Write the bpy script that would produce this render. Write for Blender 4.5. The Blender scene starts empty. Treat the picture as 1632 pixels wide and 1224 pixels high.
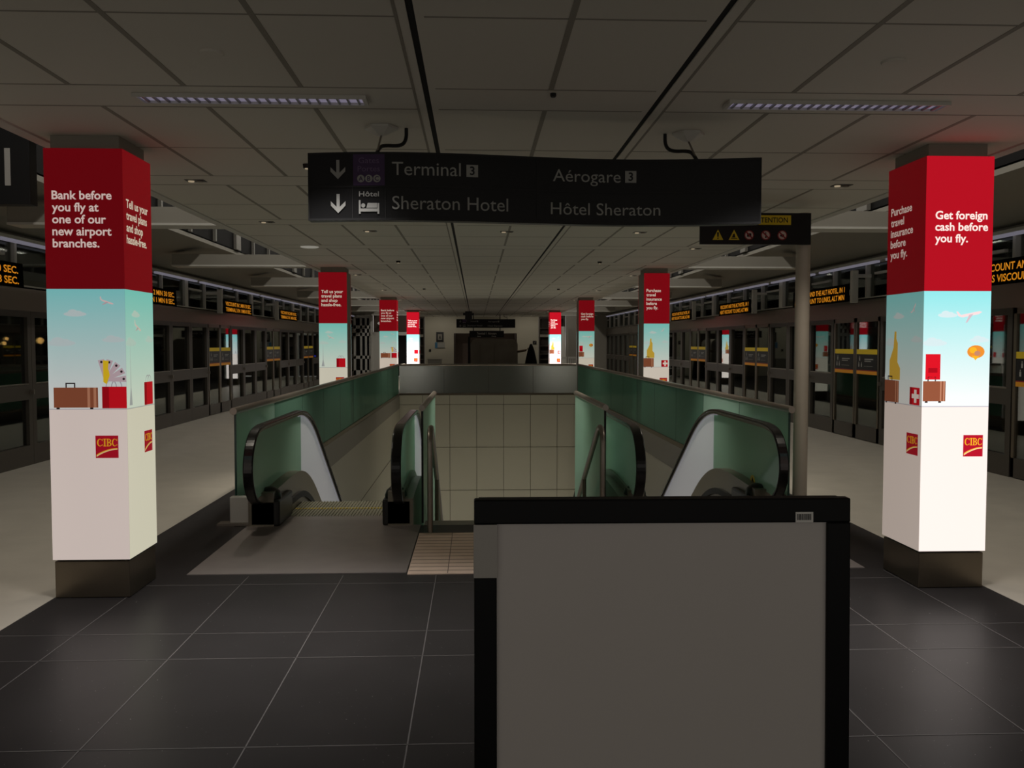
import bpy, bmesh, math, random
from mathutils import Matrix, Vector
from math import sin, cos, pi, radians, atan2, sqrt
random.seed(7)
S = bpy.context.scene
COL = S.collection

# ------------------------------------------------------------------ camera, world, exposure
YAW, PITCH = radians(2.3365), radians(2.6209)
cam = bpy.data.objects.new('camera', bpy.data.cameras.new('camera'))
cam.data.sensor_width = 36.0
cam.data.lens = 36.0 * 1420.0 / 1632.0
cam.data.clip_start = 0.05
cam.data.clip_end = 200
cam.location = (0, 0, 1.6)
cam.rotation_euler = (pi / 2 - PITCH, 0, -YAW)
COL.objects.link(cam)
S.camera = cam
S.view_settings.view_transform = 'Standard'
S.view_settings.look = 'None'
S.view_settings.gamma = 1
S.view_settings.use_curve_mapping = False
S.view_settings.exposure = 0.0
W = bpy.data.worlds.new('world')
S.world = W
W.use_nodes = True
bg = W.node_tree.nodes['Background']
bg.inputs[0].default_value = (1.0, 0.93, 0.84, 1)
bg.inputs[1].default_value = 0.33


# ------------------------------------------------------------------ materials
def lin(c):
    return tuple((x / 12.92 if x <= 0.04045 else ((x + 0.055) / 1.055) ** 2.4) for x in [v / 255.0 for v in c])


def newmat(name):
    m = bpy.data.materials.new(name)
    m.use_nodes = True
    nt = m.node_tree
    return m, nt, nt.nodes['Principled BSDF'], nt.nodes['Material Output']


def mat(name, rgb, rough=0.5, metal=0.0, spec=0.5, noise=0.0, scale=8.0, bump=0.0):
    m, nt, b, out = newmat(name)
    c = lin(rgb)
    b.inputs['Base Color'].default_value = (*c, 1)
    b.inputs['Roughness'].default_value = rough
    b.inputs['Metallic'].default_value = metal
    b.inputs['Specular IOR Level'].default_value = spec
    if noise or bump:
        tc = nt.nodes.new('ShaderNodeTexCoord')
        nz = nt.nodes.new('ShaderNodeTexNoise')
        nz.inputs['Scale'].default_value = scale
        nz.inputs['Detail'].default_value = 4
        nt.links.new(tc.outputs['Object'], nz.inputs['Vector'])
        if noise:
            rp = nt.nodes.new('ShaderNodeValToRGB')
            rp.color_ramp.elements[0].position = 0.3
            rp.color_ramp.elements[1].position = 0.7
            rp.color_ramp.elements[0].color = (*[v * (1 - noise) for v in c], 1)
            rp.color_ramp.elements[1].color = (*[min(1, v * (1 + noise)) for v in c], 1)
            nt.links.new(nz.outputs['Fac'], rp.inputs['Fac'])
            nt.links.new(rp.outputs['Color'], b.inputs['Base Color'])
        if bump:
            bp = nt.nodes.new('ShaderNodeBump')
            bp.inputs['Strength'].default_value = bump
            bp.inputs['Distance'].default_value = 0.01
            nt.links.new(nz.outputs['Fac'], bp.inputs['Height'])
            nt.links.new(bp.outputs['Normal'], b.inputs['Normal'])
    return m


def mat_lamp(name, rgb, strength):
    m, nt, b, out = newmat(name)
    b.inputs['Base Color'].default_value = (0.1, 0.1, 0.1, 1)
    b.inputs['Emission Color'].default_value = (*lin(rgb), 1)
    b.inputs['Emission Strength'].default_value = strength
    return m


def mat_ad(name, rgb, rgb2=None, z0=0, z1=1):
    """backlit print: its ink colour times the brightness of that face's own backlight (object colour)"""
    m, nt, b, out = newmat(name)
    oi = nt.nodes.new('ShaderNodeObjectInfo')
    mx = nt.nodes.new('ShaderNodeMix')
    mx.data_type = 'RGBA'
    mx.blend_type = 'MULTIPLY'
    mx.inputs[0].default_value = 1
    nt.links.new(oi.outputs['Color'], mx.inputs[6])
    mx.inputs[7].default_value = (*lin(rgb), 1)
    if rgb2:
        tc = nt.nodes.new('ShaderNodeTexCoord')
        sp = nt.nodes.new('ShaderNodeSeparateXYZ')
        mr = nt.nodes.new('ShaderNodeMapRange')
        mr.inputs['From Min'].default_value = z0
        mr.inputs['From Max'].default_value = z1
        m2 = nt.nodes.new('ShaderNodeMix')
        m2.data_type = 'RGBA'
        m2.inputs[6].default_value = (*lin(rgb), 1)
        m2.inputs[7].default_value = (*lin(rgb2), 1)
        nt.links.new(tc.outputs['Object'], sp.inputs[0])
        nt.links.new(sp.outputs['Z'], mr.inputs['Value'])
        nt.links.new(mr.outputs[0], m2.inputs[0])
        nt.links.new(m2.outputs[2], mx.inputs[7])
    b.inputs['Base Color'].default_value = (*[v * 0.15 for v in lin(rgb)], 1)
    b.inputs['Roughness'].default_value = 0.4
    b.inputs['Specular IOR Level'].default_value = 0.15
    nt.links.new(mx.outputs[2], b.inputs['Emission Color'])
    b.inputs['Emission Strength'].default_value = 1.0
    return m


def mat_glass(name, tint, refl=0.12, frost=None, frost_amt=0.0, rough=0.03, refr=0, glow=0):
    """thin pane: tinted see-through + mirror sheen + optional etched film"""
    m, nt, b, out = newmat(name)
    nt.nodes.remove(b)
    tr = nt.nodes.new('ShaderNodeBsdfTransparent')
    tr.inputs[0].default_value = (*tint, 1)
    if refr:
        tr = nt.nodes.new('ShaderNodeBsdfRefraction')
        tr.inputs['Color'].default_value = (*tint, 1)
        tr.inputs['Roughness'].default_value = refr
        tr.inputs['IOR'].default_value = 1.2
    gl = nt.nodes.new('ShaderNodeBsdfGlossy')
    gl.inputs['Color'].default_value = (0.9, 0.95, 0.93, 1)
    gl.inputs['Roughness'].default_value = rough
    last = tr.outputs[0]
    if frost:
        df = nt.nodes.new('ShaderNodeBsdfDiffuse')
        df.inputs[0].default_value = (*lin(frost), 1)
        tl = nt.nodes.new('ShaderNodeBsdfTranslucent')
        tl.inputs[0].default_value = (*lin(frost), 1)
        ms = nt.nodes.new('ShaderNodeMixShader')
        ms.inputs[0].default_value = 0.5
        nt.links.new(df.outputs[0], ms.inputs[1])
        nt.links.new(tl.outputs[0], ms.inputs[2])
        mf = nt.nodes.new('ShaderNodeMixShader')
        mf.inputs[0].default_value = frost_amt
        nt.links.new(tr.outputs[0], mf.inputs[1])
        nt.links.new(ms.outputs[0], mf.inputs[2])
        last = mf.outputs[0]
    if glow:
        em = nt.nodes.new('ShaderNodeEmission')
        em.inputs['Color'].default_value = (0.97, 0.96, 1, 1)
        em.inputs['Strength'].default_value = glow
        sm = nt.nodes.new('ShaderNodeAddShader')
        nt.links.new(last, sm.inputs[0])
        nt.links.new(em.outputs[0], sm.inputs[1])
        last = sm.outputs[0]
    fr = nt.nodes.new('ShaderNodeLayerWeight')
    fr.inputs['Blend'].default_value = 0.25
    ad = nt.nodes.new('ShaderNodeMath')
    ad.operation = 'MULTIPLY_ADD'
    ad.inputs[1].default_value = refl * 2.2
    ad.inputs[2].default_value = refl * 0.4
    ad.use_clamp = True
    nt.links.new(fr.outputs['Fresnel'], ad.inputs[0])
    mg = nt.nodes.new('ShaderNodeMixShader')
    nt.links.new(ad.outputs[0], mg.inputs[0])
    nt.links.new(last, mg.inputs[1])
    nt.links.new(gl.outputs[0], mg.inputs[2])
    nt.links.new(mg.outputs[0], out.inputs['Surface'])
    return m


def mat_granite(name, rgb, fleck, rough, thr):
    m, nt, b, out = newmat(name)
    tc = nt.nodes.new('ShaderNodeTexCoord')
    n1 = nt.nodes.new('ShaderNodeTexNoise')
    n1.inputs['Scale'].default_value = 2.2
    n1.inputs['Detail'].default_value = 8
    n2 = nt.nodes.new('ShaderNodeTexNoise')
    n2.inputs['Scale'].default_value = 75
    n2.inputs['Detail'].default_value = 2
    r1 = nt.nodes.new('ShaderNodeValToRGB')
    c = lin(rgb)
    r1.color_ramp.elements[0].color = (*[v * 0.8 for v in c], 1)
    r1.color_ramp.elements[1].color = (*[v * 1.25 for v in c], 1)
    r2 = nt.nodes.new('ShaderNodeValToRGB')
    r2.color_ramp.elements[0].position = thr
    r2.color_ramp.elements[1].position = thr + 0.03
    mx = nt.nodes.new('ShaderNodeMix')
    mx.data_type = 'RGBA'
    mx.inputs[7].default_value = (*lin(fleck), 1)
    for n in (n1, n2):
        nt.links.new(tc.outputs['Object'], n.inputs['Vector'])
    nt.links.new(n1.outputs['Fac'], r1.inputs['Fac'])
    nt.links.new(n2.outputs['Fac'], r2.inputs['Fac'])
    nt.links.new(r1.outputs['Color'], mx.inputs[6])
    nt.links.new(r2.outputs['Color'], mx.inputs[0])
    nt.links.new(mx.outputs[2], b.inputs['Base Color'])
    b.inputs['Roughness'].default_value = rough
    return m


M = {}
M['granite'] = mat_granite('dark_granite', (45, 43, 43), (150, 148, 145), 0.36, 0.735)
M['granite'].node_tree.nodes['Principled BSDF'].inputs['Specular IOR Level'].default_value = 0.13
M['joint'] = mat('floor_joint', (84, 81, 79), 0.6)
M['terrazzo'] = mat('pale_terrazzo', (176, 170, 158), 0.42, noise=0.06, scale=3)
M['terrazzo_joint'] = mat('terrazzo_joint', (150, 144, 134), 0.6)
M['ceil'] = mat('ceiling_panel', (214, 210, 199), 0.7, spec=0.2)
M['seam'] = mat('ceiling_seam', (146, 141, 130), 0.8)
M['black'] = mat('matt_black', (12, 12, 12), 0.6)
M['slot'] = mat('black_slot', (8, 8, 8), 0.9)
M['white'] = mat('white_paint', (205, 203, 196), 0.5)
M['cream'] = mat('cream_cladding', (196, 192, 176), 0.5, spec=0.3)
M['creamseam'] = mat('cladding_joint', (110, 106, 92), 0.8)
M['greypaint'] = mat('grey_paint', (150, 146, 136), 0.6)
M['soffit'] = mat('grey_soffit', (142, 138, 128), 0.7)
M['dark'] = mat('dark_void', (28, 26, 25), 0.8)
M['darkglaze'] = mat('dark_glazing', (20, 19, 19), 0.7, spec=0.1)
M['mull'] = mat('mullion', (120, 117, 110), 0.5)
M['steel'] = mat('brushed_steel', (150, 142, 132), 0.34, metal=0.85, noise=0.08, scale=3)
M['steeldark'] = mat('dark_steel', (120, 110, 96), 0.3, metal=0.9, noise=0.1, scale=4)
M['plate'] = mat('landing_steel', (150, 142, 138), 0.4, metal=0.4, noise=0.05, scale=6)
M['rubber'] = mat('black_rubber', (9, 8, 8), 0.25, spec=0.45)
M['plastic'] = mat('black_plastic', (14, 14, 14), 0.35)
M['case'] = mat('display_case', (7, 7, 7), 0.9, spec=0.05)
M['skirt'] = mat('skirt_metal', (128, 122, 108), 0.35, metal=0.55)
M['step'] = mat('step_metal', (126, 124, 106), 0.45, metal=0.5)
M['frame'] = mat('frame_metal', (80, 74, 67), 0.4, metal=0.5)
M['header'] = mat('header_panel', (128, 117, 107), 0.22, spec=0.6)
M['glassdoor'] = mat_glass('platform_glass', (0.42, 0.43, 0.41), 0.30, rough=0.02)
M['clearglass'] = mat_glass('clerestory_glass', (0.55, 0.56, 0.53), 0.12)
M['balglass'] = mat_glass('balustrade_glass', (0.10, 0.17, 0.14), 0.10, frost=(150, 204, 182), frost_amt=0.75, rough=0.12)
M['balpale'] = mat_glass('pale_balustrade_glass', (0.80, 0.98, 0.90), 0.10, frost=(214, 250, 238), frost_amt=0.65, rough=0.12)
M['escglass'] = mat_glass('escalator_glass', (0.50, 0.68, 0.58), 0.12, frost=(205, 238, 224), frost_amt=0.8, rough=0.05)
M['escglare'] = mat_glass('slope_glass_painted_glare', (0.7, 0.75, 0.74), 0.10, frost=(235, 235, 238), frost_amt=0.85, rough=0.08, glow=0.07)  # white glare painted into the sloping glass: paler film plus a faint glow
M['greyglass'] = mat_glass('grey_frosted_glass', (0.80, 0.84, 0.80), 0.06, frost=(150, 152, 148), frost_amt=0.35, rough=0.3, refr=0.55)
M['glassedge'] = mat('glass_edge', (16, 62, 52), 0.2)
M['white_lamp'] = mat_lamp('cove_lamp', (205, 200, 220), 0.20)
M['uplamp'] = mat_lamp('added_up_lamp', (255, 245, 215), 1.0)
M['louver'] = mat_lamp('louver_lamp', (196, 186, 215), 0.26)
M['louverfin'] = mat('louver_fin', (120, 118, 124), 0.35, metal=0.6)
M['disc_lamp'] = mat_lamp('disc_lamp', (215, 210, 196), 0.3)
M['spot_lamp'] = mat_lamp('spot_lamp', (255, 230, 190), 0.3)
M['hand_fill'] = mat_lamp('added_handrail_lamp', (225, 222, 230), 0.16)  # for the added strip under the escalator handrails
M['amber'] = mat_lamp('amber_led', (255, 160, 20), 0.52)
M['warm_lamp'] = mat_lamp('warm_lamp', (255, 190, 110), 6.0)
M['blue_lamp'] = mat_lamp('blue_lamp', (60, 70, 255), 0.8)
M['signblack'] = mat('sign_black', (24, 24, 25), 0.4, spec=0.3)
M['signwhite'] = mat('sign_white', (165, 165, 160), 0.6)
M['signpurple'] = mat('sign_purple', (62, 34, 80), 0.5)
M['signpurpletext'] = mat('sign_purple_text', (112, 92, 128), 0.6)
M['signyellow'] = mat('sign_yellow', (232, 200, 30), 0.5)
M['signred'] = mat('sign_red', (150, 30, 34), 0.5)
M['signpink'] = mat('sign_pink_white', (214, 190, 186), 0.6)
M['orange'] = mat('sticker_orange', (236, 160, 24), 0.5)
M['tactile'] = mat('tactile_tile', (210, 188, 168), 0.7, noise=0.06, scale=9)
M['groove'] = mat('tile_groove', (120, 106, 94), 0.8)
M['board'] = mat('grey_board', (206, 200, 196), 0.45, noise=0.02, scale=2)
M['standblack'] = mat('stand_black', (4, 4, 5), 0.45, spec=0.2)
M['standgrey'] = mat('stand_grey', (178, 174, 168), 0.5)
M['paper'] = mat('label_paper', (235, 233, 228), 0.7)
M['ink'] = mat('ink_black', (30, 30, 30), 0.7)
M['pole'] = mat('pole_paint', (196, 186, 172), 0.4)
M['brown'] = mat('brown_panel', (74, 60, 50), 0.6)
M['wood'] = mat('shelf_back', (58, 50, 44), 0.7)
M['darkgrey'] = mat('dark_grey_cover', (150, 144, 132), 0.55, noise=0.12, scale=2)
M['cloth'] = mat('black_cloth', (14, 13, 13), 0.9)
M['skin'] = mat('tan_strap', (130, 112, 92), 0.7)
M['blue'] = mat('poster_blue', (60, 120, 160), 0.6)
M['greybox'] = mat('grey_box', (120, 118, 110), 0.6)
# advert inks
A = {}
A['red'] = mat_ad('ink_red', (146, 11, 25))
A['sky'] = mat_ad('ink_sky', (246, 255, 255), (140, 236, 240), 1.25, 1.95)
A['paper'] = mat_ad('ink_white', (255, 246, 240))
A['text'] = mat_ad('ink_text', (255, 236, 230))
A['cloud'] = mat_ad('ink_cloud', (216, 240, 244))
A['plane'] = mat_ad('ink_plane', (250, 226, 228))
A['brown'] = mat_ad('ink_brown', (150, 88, 62))
A['brownlight'] = mat_ad('ink_brown_light', (198, 140, 110))
A['bag'] = mat_ad('ink_bag_red', (222, 20, 38))
A['bagdark'] = mat_ad('ink_bag_dark', (176, 10, 28))
A['dark'] = mat_ad('ink_dark', (44, 34, 36))
A['grey'] = mat_ad('ink_grey', (190, 192, 204))
A['yellow'] = mat_ad('ink_yellow', (248, 214, 40))
A['ochre'] = mat_ad('ink_ochre', (226, 188, 70))
A['orange'] = mat_ad('ink_orange', (238, 148, 50))
A['lilac'] = mat_ad('ink_lilac', (214, 196, 206))
A['logo'] = mat_ad('ink_logo', (186, 20, 44))
A['gold'] = mat_ad('ink_gold', (250, 186, 40))
A['goldlight'] = mat_ad('ink_gold_light', (252, 226, 170))


# ------------------------------------------------------------------ mesh helpers
class MB:
    def __init__(self):
        self.v, self.f, self.mi, self.mats = [], [], [], []

    def m(self, material):
        if material not in self.mats:
            self.mats.append(material)
        return self.mats.index(material)

    def face(self, pts, material):
        n = len(self.v)
        self.v += [tuple(p) for p in pts]
        self.f.append(tuple(range(n, n + len(pts))))
        self.mi.append(self.m(material))

    def box(self, x0, x1, y0, y1, z0, z1, material):
        n = len(self.v)
        self.v += [(x, y, z) for x in (x0, x1) for y in (y0, y1) for z in (z0, z1)]
        k = self.m(material)
        for f in ((0, 1, 3, 2), (4, 6, 7, 5), (0, 4, 5, 1), (2, 3, 7, 6), (0, 2, 6, 4), (1, 5, 7, 3)):
            self.f.append(tuple(n + i for i in f))
            self.mi.append(k)
        return self

    def prism(self, poly, axis, a, b, material):
        """extrude polygon; axis 'x': poly in (y,z); 'y': poly in (x,z); 'z': poly in (x,y)"""
        def P(p, t):
            return (t, p[0], p[1]) if axis == 'x' else (p[0], t, p[1]) if axis == 'y' else (p[0], p[1], t)
        n = len(poly)
        self.face([P(p, a) for p in poly], material)
        self.face([P(p, b) for p in reversed(poly)], material)
        for i in range(n):
            j = (i + 1) % n
            self.face([P(poly[j], a), P(poly[i], a), P(poly[i], b), P(poly[j], b)], material)
        return self

    def strip(self, pa, pb, x0, x1, material):
        """solid between two (y,z) polylines of the same length, from x0 to x1"""
        n = len(pa)
        for i in range(n - 1):
            for x in (x0, x1):
                self.face([(x, *pa[i]), (x, *pa[i + 1]), (x, *pb[i + 1]), (x, *pb[i])], material)
            self.face([(x0, *pa[i]), (x1, *pa[i]), (x1, *pa[i + 1]), (x0, *pa[i + 1])], material)
            self.face([(x0, *pb[i]), (x1, *pb[i]), (x1, *pb[i + 1]), (x0, *pb[i + 1])], material)
        for i in (0, n - 1):
            self.face([(x0, *pa[i]), (x1, *pa[i]), (x1, *pb[i]), (x0, *pb[i])], material)
        return self

    def tube(self, path, r, material, n=10, sx=1.0, sz=1.0):
        path = [Vector(p) for p in path]
        rings = []
        for i, p in enumerate(path):
            t = (path[min(i + 1, len(path) - 1)] - path[max(i - 1, 0)]).normalized()
            ref = Vector((1, 0, 0)) if abs(t.x) < 0.9 else Vector((0, 0, 1))
            u = ref - t * ref.dot(t)
            u.normalize()
            w = t.cross(u)
            k = len(self.v)
            for j in range(n):
                a = 2 * pi * j / n
                self.v.append(tuple(p + u * (r * sx * cos(a)) + w * (r * sz * sin(a))))
            rings.append(k)
        mi = self.m(material)
        for a, b in zip(rings, rings[1:]):
            for j in range(n):
                self.f.append((a + j, a + (j + 1) % n, b + (j + 1) % n, b + j))
                self.mi.append(mi)
        for k in (rings[0], rings[-1]):
            self.f.append(tuple(k + j for j in range(n)))
            self.mi.append(mi)
        return self

    def lathe(self, prof, c, material, n=24):
        """prof: list of (r,z); about vertical axis at c"""
        k0 = len(self.v)
        for r, z in prof:
            for j in range(n):
                a = 2 * pi * j / n
                self.v.append((c[0] + r * cos(a), c[1] + r * sin(a), c[2] + z))
        mi = self.m(material)
        for i in range(len(prof) - 1):
            for j in range(n):
                a, b = k0 + i * n, k0 + (i + 1) * n
                self.f.append((a + j, a + (j + 1) % n, b + (j + 1) % n, b + j))
                self.mi.append(mi)
        for i in (0, len(prof) - 1):
            self.f.append(tuple(k0 + i * n + j for j in range(n)))
            self.mi.append(mi)
        return self

    def build(self, name, parent=None, loc=None, rz=0.0, smooth=False, bevel=0.0):
        me = bpy.data.meshes.new(name)
        me.from_pydata(self.v, [], self.f)
        for m_ in self.mats:
            me.materials.append(m_)
        me.polygons.foreach_set('material_index', self.mi)
        bm = bmesh.new()
        bm.from_mesh(me)
        bmesh.ops.remove_doubles(bm, verts=bm.verts, dist=1e-5)
        bmesh.ops.recalc_face_normals(bm, faces=bm.faces)
        bm.to_mesh(me)
        bm.free()
        if smooth:
            me.polygons.foreach_set('use_smooth', [True] * len(me.polygons))
        o = bpy.data.objects.new(name, me)
        COL.objects.link(o)
        if smooth:
            md = o.modifiers.new('edge', 'EDGE_SPLIT')
            md.split_angle = radians(40)
        if bevel:
            md = o.modifiers.new('bevel', 'BEVEL')
            md.width = bevel
            md.segments = 2
            md.limit_method = 'ANGLE'
        if parent is not None:
            o.parent = parent
        if loc:
            o.location = loc
        o.rotation_euler.z = rz
        return o


def bx(*a):
    return MB().box(*a)


def thing(name, label, cat, loc=(0, 0, 0), rz=0, group=None):
    o = bpy.data.objects.new(name, None)
    o.empty_display_size = 0.1
    COL.objects.link(o)
    o.location = loc
    o.rotation_euler.z = rz
    o['label'] = label
    o['category'] = cat
    if group:
        o['group'] = group
    return o


def tag(o, label, cat, group=None):
    o['label'] = label
    o['category'] = cat
    if group:
        o['group'] = group
    return o


def struct(mb, name, **k):
    o = mb.build(name, **k)
    o['kind'] = 'structure'
    return o


def kids(o):
    return [c for c in bpy.data.objects if c.parent == o]


def dup(o, loc=None, label=None, rz=None, parent=None):
    ch = kids(o)
    c = o.copy()
    COL.objects.link(c)
    if parent is not None:
        c.parent = parent
    if loc:
        c.location = loc
    if rz is not None:
        c.rotation_euler.z = rz
    if label:
        c['label'] = label
    for k in ch:
        dup(k, parent=c)
    return c


_tc = {}


def text_geo(body, bold):
    key = (body, bold)
    if key in _tc:
        return _tc[key]
    cu = bpy.data.curves.new('lettering', 'FONT')
    cu.body = body
    cu.size = 1.0
    cu.offset = bold
    cu.resolution_u = 3
    ob = bpy.data.objects.new('lettering', cu)
    COL.objects.link(ob)
    bpy.context.view_layer.update()
    me = bpy.data.meshes.new_from_object(ob.evaluated_get(bpy.context.evaluated_depsgraph_get()))
    vs = [tuple(v.co) for v in me.vertices]
    fs = [tuple(p.vertices) for p in me.polygons]
    bpy.data.objects.remove(ob)
    bpy.data.curves.remove(cu)
    bpy.data.meshes.remove(me)
    _tc[key] = (vs, fs)
    return _tc[key]


def put_text(mb, body, u, z, capheight, material, put, bold=0.0, width=None, align='L', stretch=1.0):
    """lettering on a surface; put(u,z) -> 3D point. width = full width of the line"""
    vs, fs = text_geo(body, bold)
    hv, _ = text_geo('H', 0.0)
    cap = max(v[1] for v in hv)
    sz = capheight / cap
    x0, x1 = min(v[0] for v in vs), max(v[0] for v in vs)
    sx = width / (x1 - x0) if width else sz * stretch
    full = (x1 - x0) * sx
    du = {'L': 0, 'C': -full / 2, 'R': -full}[align]
    n = len(mb.v)
    mb.v += [put(u + du + (v[0] - x0) * sx, z + v[1] * sz) for v in vs]
    k = mb.m(material)
    for f in fs:
        mb.f.append(tuple(n + i for i in f))
        mb.mi.append(k)


def spot(loc, energy, color=(1, 0.90, 0.76), size=radians(120), r=0.06, blend=0.6, parent=None, aim=None):
    l = bpy.data.lights.new('lamp_light', 'SPOT')
    l.energy = energy
    l.color = color
    l.spot_size = size
    l.spot_blend = blend
    l.shadow_soft_size = r
    o = bpy.data.objects.new('lamp_light', l)
    COL.objects.link(o)
    o.location = loc
    if parent:
        o.parent = parent
    return o


# ------------------------------------------------------------------ key dimensions
XC = 0.36                      # centre line of the hall
XL, XR = -2.65, 3.345          # dark floor strip
PL, PR = -5.85, 6.37           # platform door walls
CL, CR = -2.70, 3.49           # ceiling edges
CZ = 2.88
WL, WR, WY0, WY1 = -2.11, 2.83, 7.98, 24.7   # stair well
YE = 43.2                      # end wall
YB = -3.0                      # the hall runs on behind the camera

# ------------------------------------------------------------------ floors
f = MB()
f.box(XL, XR, YB, 7.8, -0.2, 0, M['granite'])
f.box(XL, WL, 7.8, WY0, -0.2, 0, M['granite'])
f.box(WR, XR, 7.8, WY0, -0.2, 0, M['granite'])
f.box(XL, WL, WY0, WY1, -0.2, 0, M['granite'])
f.box(WR, XR, WY0, WY1, -0.2, 0, M['granite'])
f.box(XL, XR, WY1, YE, -0.2, 0, M['granite'])
struct(f, 'floor')
f = MB()
f.box(PL - 0.25, XL, YB, YE, -0.2, 0, M['terrazzo'])
f.box(XR, PR + 0.25, YB, YE, -0.2, 0, M['terrazzo'])
struct(f, 'floor_platform')
j = MB()
for x in (-2.2, -1.56, -0.915, -0.275, 0.36, 1.0, 1.63, 2.26, 2.875):
    j.box(x - 0.003, x + 0.003, YB, 6.12, -0.001, 0.0012, M['joint'])
for k in range(-3, 2):
    for d in (0, 0.40, 1.40):
        y = 4.51 + 2.41 * k + d
        if y < 6.1:
            j.box(XL + 0.02, XR - 0.02, y - 0.003, y + 0.003, -0.001, 0.0012, M['joint'])
struct(j, 'trim_floor_joints')

# ------------------------------------------------------------------ ceiling
c = MB()
for x0, x1 in ((CL, -0.265), (-0.235, 0.955), (0.985, CR)):
    c.box(x0, x1, YB, YE, CZ, CZ + 0.06, M['ceil'])
struct(c, 'ceiling')
c = MB()
for x in (-0.25, 0.97):
    c.box(x - 0.0149, x + 0.0149, YB, YE, CZ + 0.006, CZ + 0.05, M['slot'])
for x in (-2.01, -1.447, -0.87, 0.383, 1.625, 2.2, 2.805):
    for k in range(-2, 16):
        y0, y1 = 4.96 + 2.41 * k, 4.56 + 2.41 * (k + 1)
        c.box(x - 0.013, x + 0.013, y0, y1, CZ - 0.002, CZ + 0.001, M['seam'])
for x in (-0.31, 1.04):
    c.box(x - 0.007, x + 0.007, YB, YE, CZ - 0.002, CZ + 0.001, M['seam'])
for k in range(-2, 16):
    for d, w in ((0, 0.006), (0.40, 0.006), (1.42, 0.006)):
        y = 4.56 + 2.41 * k + d
        for x0, x1 in ((CL + 0.02, -0.31), (-0.2, 0.92), (1.04, CR - 0.02)):
            c.box(x0, x1, y - w, y + w, CZ - 0.0015, CZ + 0.001, M['seam'])
struct(c, 'trim_ceiling_seams')
for nm, x, sg in (('left', CL, -1), ('right', CR, 1)):
    t = MB()
    t.box(min(x, x + sg * 0.09), max(x, x + sg * 0.09), YB, YE, CZ - 0.012, CZ + 0.16, M['white'])
    struct(t, 'trim_ceiling_edge_' + nm)

# cross beams, soffits, clerestory and roof above the platforms
for nm, sg, xe, xo, xw in (('left', -1, CL - 0.09, -5.05, PL), ('right', 1, CR + 0.09, 5.65, PR)):
    b = MB()
    for k in range(0, 7):
        y = 9.9 + 5.22 * k
        b.box(min(xe, xo), max(xe, xo), y, y + 0.30, CZ + 0.02, CZ + 0.20, M['greypaint'])
        b.box(min(xe, xo), max(xe, xo), y - 0.012, y + 0.31, CZ + 0.0, CZ + 0.025, M['white'])
    struct(b, 'trim_beams_' + nm)
    xi = -4.42 if sg < 0 else 5.10
    s_ = MB()
    s_.prism([(xi, 3.24), (xw + sg * 0.1, 2.98), (xw + sg * 0.1, 3.06), (xi, 3.32)], 'y', YB, YE, M['soffit'])
    struct(s_, 'ceiling_soffit_' + nm)
    w_ = MB()
    w_.box(min(xi, xi + sg * 0.06), max(xi, xi + sg * 0.06), YB, YE, 3.30, 5.0, M['darkglaze'])
    y = 1.0
    i = 0
    while y < YE:
        wd = 0.32 if i % 4 == 0 else 0.06
        w_.box(min(xi, xi - sg * 0.05), max(xi, xi - sg * 0.05), y, y + wd, 3.32, 5.0, M['mull'])
        y += 1.3
        i += 1
    struct(w_, 'window_clerestory_' + nm)
r = MB()
r.box(-10.2, 10.8, YB, YE + 0.5, 5.0, 5.1, M['dark'])
struct(r, 'ceiling_roof')
r = MB()
r.box(-10.2, -10.1, YB, YE + 0.5, -1.2, 5.0, M['dark'])
r.box(-10.1, PL - 0.25, YB, YE + 0.5, -1.2, -1.1, M['dark'])
struct(r, 'wall_left_trackside')
r = MB()
r.box(10.7, 10.8, YB, YE + 0.5, -1.2, 5.0, M['dark'])
r.box(PR + 0.25, 10.7, YB, YE + 0.5, -1.2, -1.1, M['dark'])
struct(r, 'wall_right_trackside')

# ------------------------------------------------------------------ platform screen walls
PX = 5.32
figs = [(-0.30, 0.0), (-0.18, 0.0)]


def sticker(parent, sg, x, ya, yb):
    """black safety sticker with yellow bars on a door leaf, faces the hall"""
    m = MB()
    xa = x - sg * 0.030
    def put(u, z, d=0.0):
        return (xa - sg * d, (ya + u) if sg < 0 else (yb - u), z)
    w = yb - ya
    def rect(u0, u1, z0, z1, mt, d):
        m.face([put(u0, z0, d), put(u1, z0, d), put(u1, z1, d), put(u0, z1, d)], mt)
    rect(0, w, 1.09, 1.50, M['signblack'], 0)
    rect(0, w, 1.42, 1.50, M['signyellow'], 0.001)
    rect(0, w, 1.09, 1.145, M['orange'], 0.001)
    rect(0, w, 1.145, 1.16, M['signred'], 0.001)
    for u, z in ((0.10, 1.31), (0.07, 1.21), (0.17, 1.21)):
        rect(u, u + 0.035, z, z + 0.055, M['signwhite'], 0.001)
        rect(u + 0.008, u + 0.027, z + 0.06, z + 0.08, M['signwhite'], 0.001)
    rect(0.30, min(w - 0.06, 0.62), 1.33, 1.345, M['signwhite'], 0.001)
    rect(0.30, min(w - 0.10, 0.54), 1.30, 1.312, M['signwhite'], 0.001)
    rect(0.28, min(w - 0.10, 0.60), 1.22, 1.226, M['greypaint'], 0.001)
    m.build('safety_sticker', parent)


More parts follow.
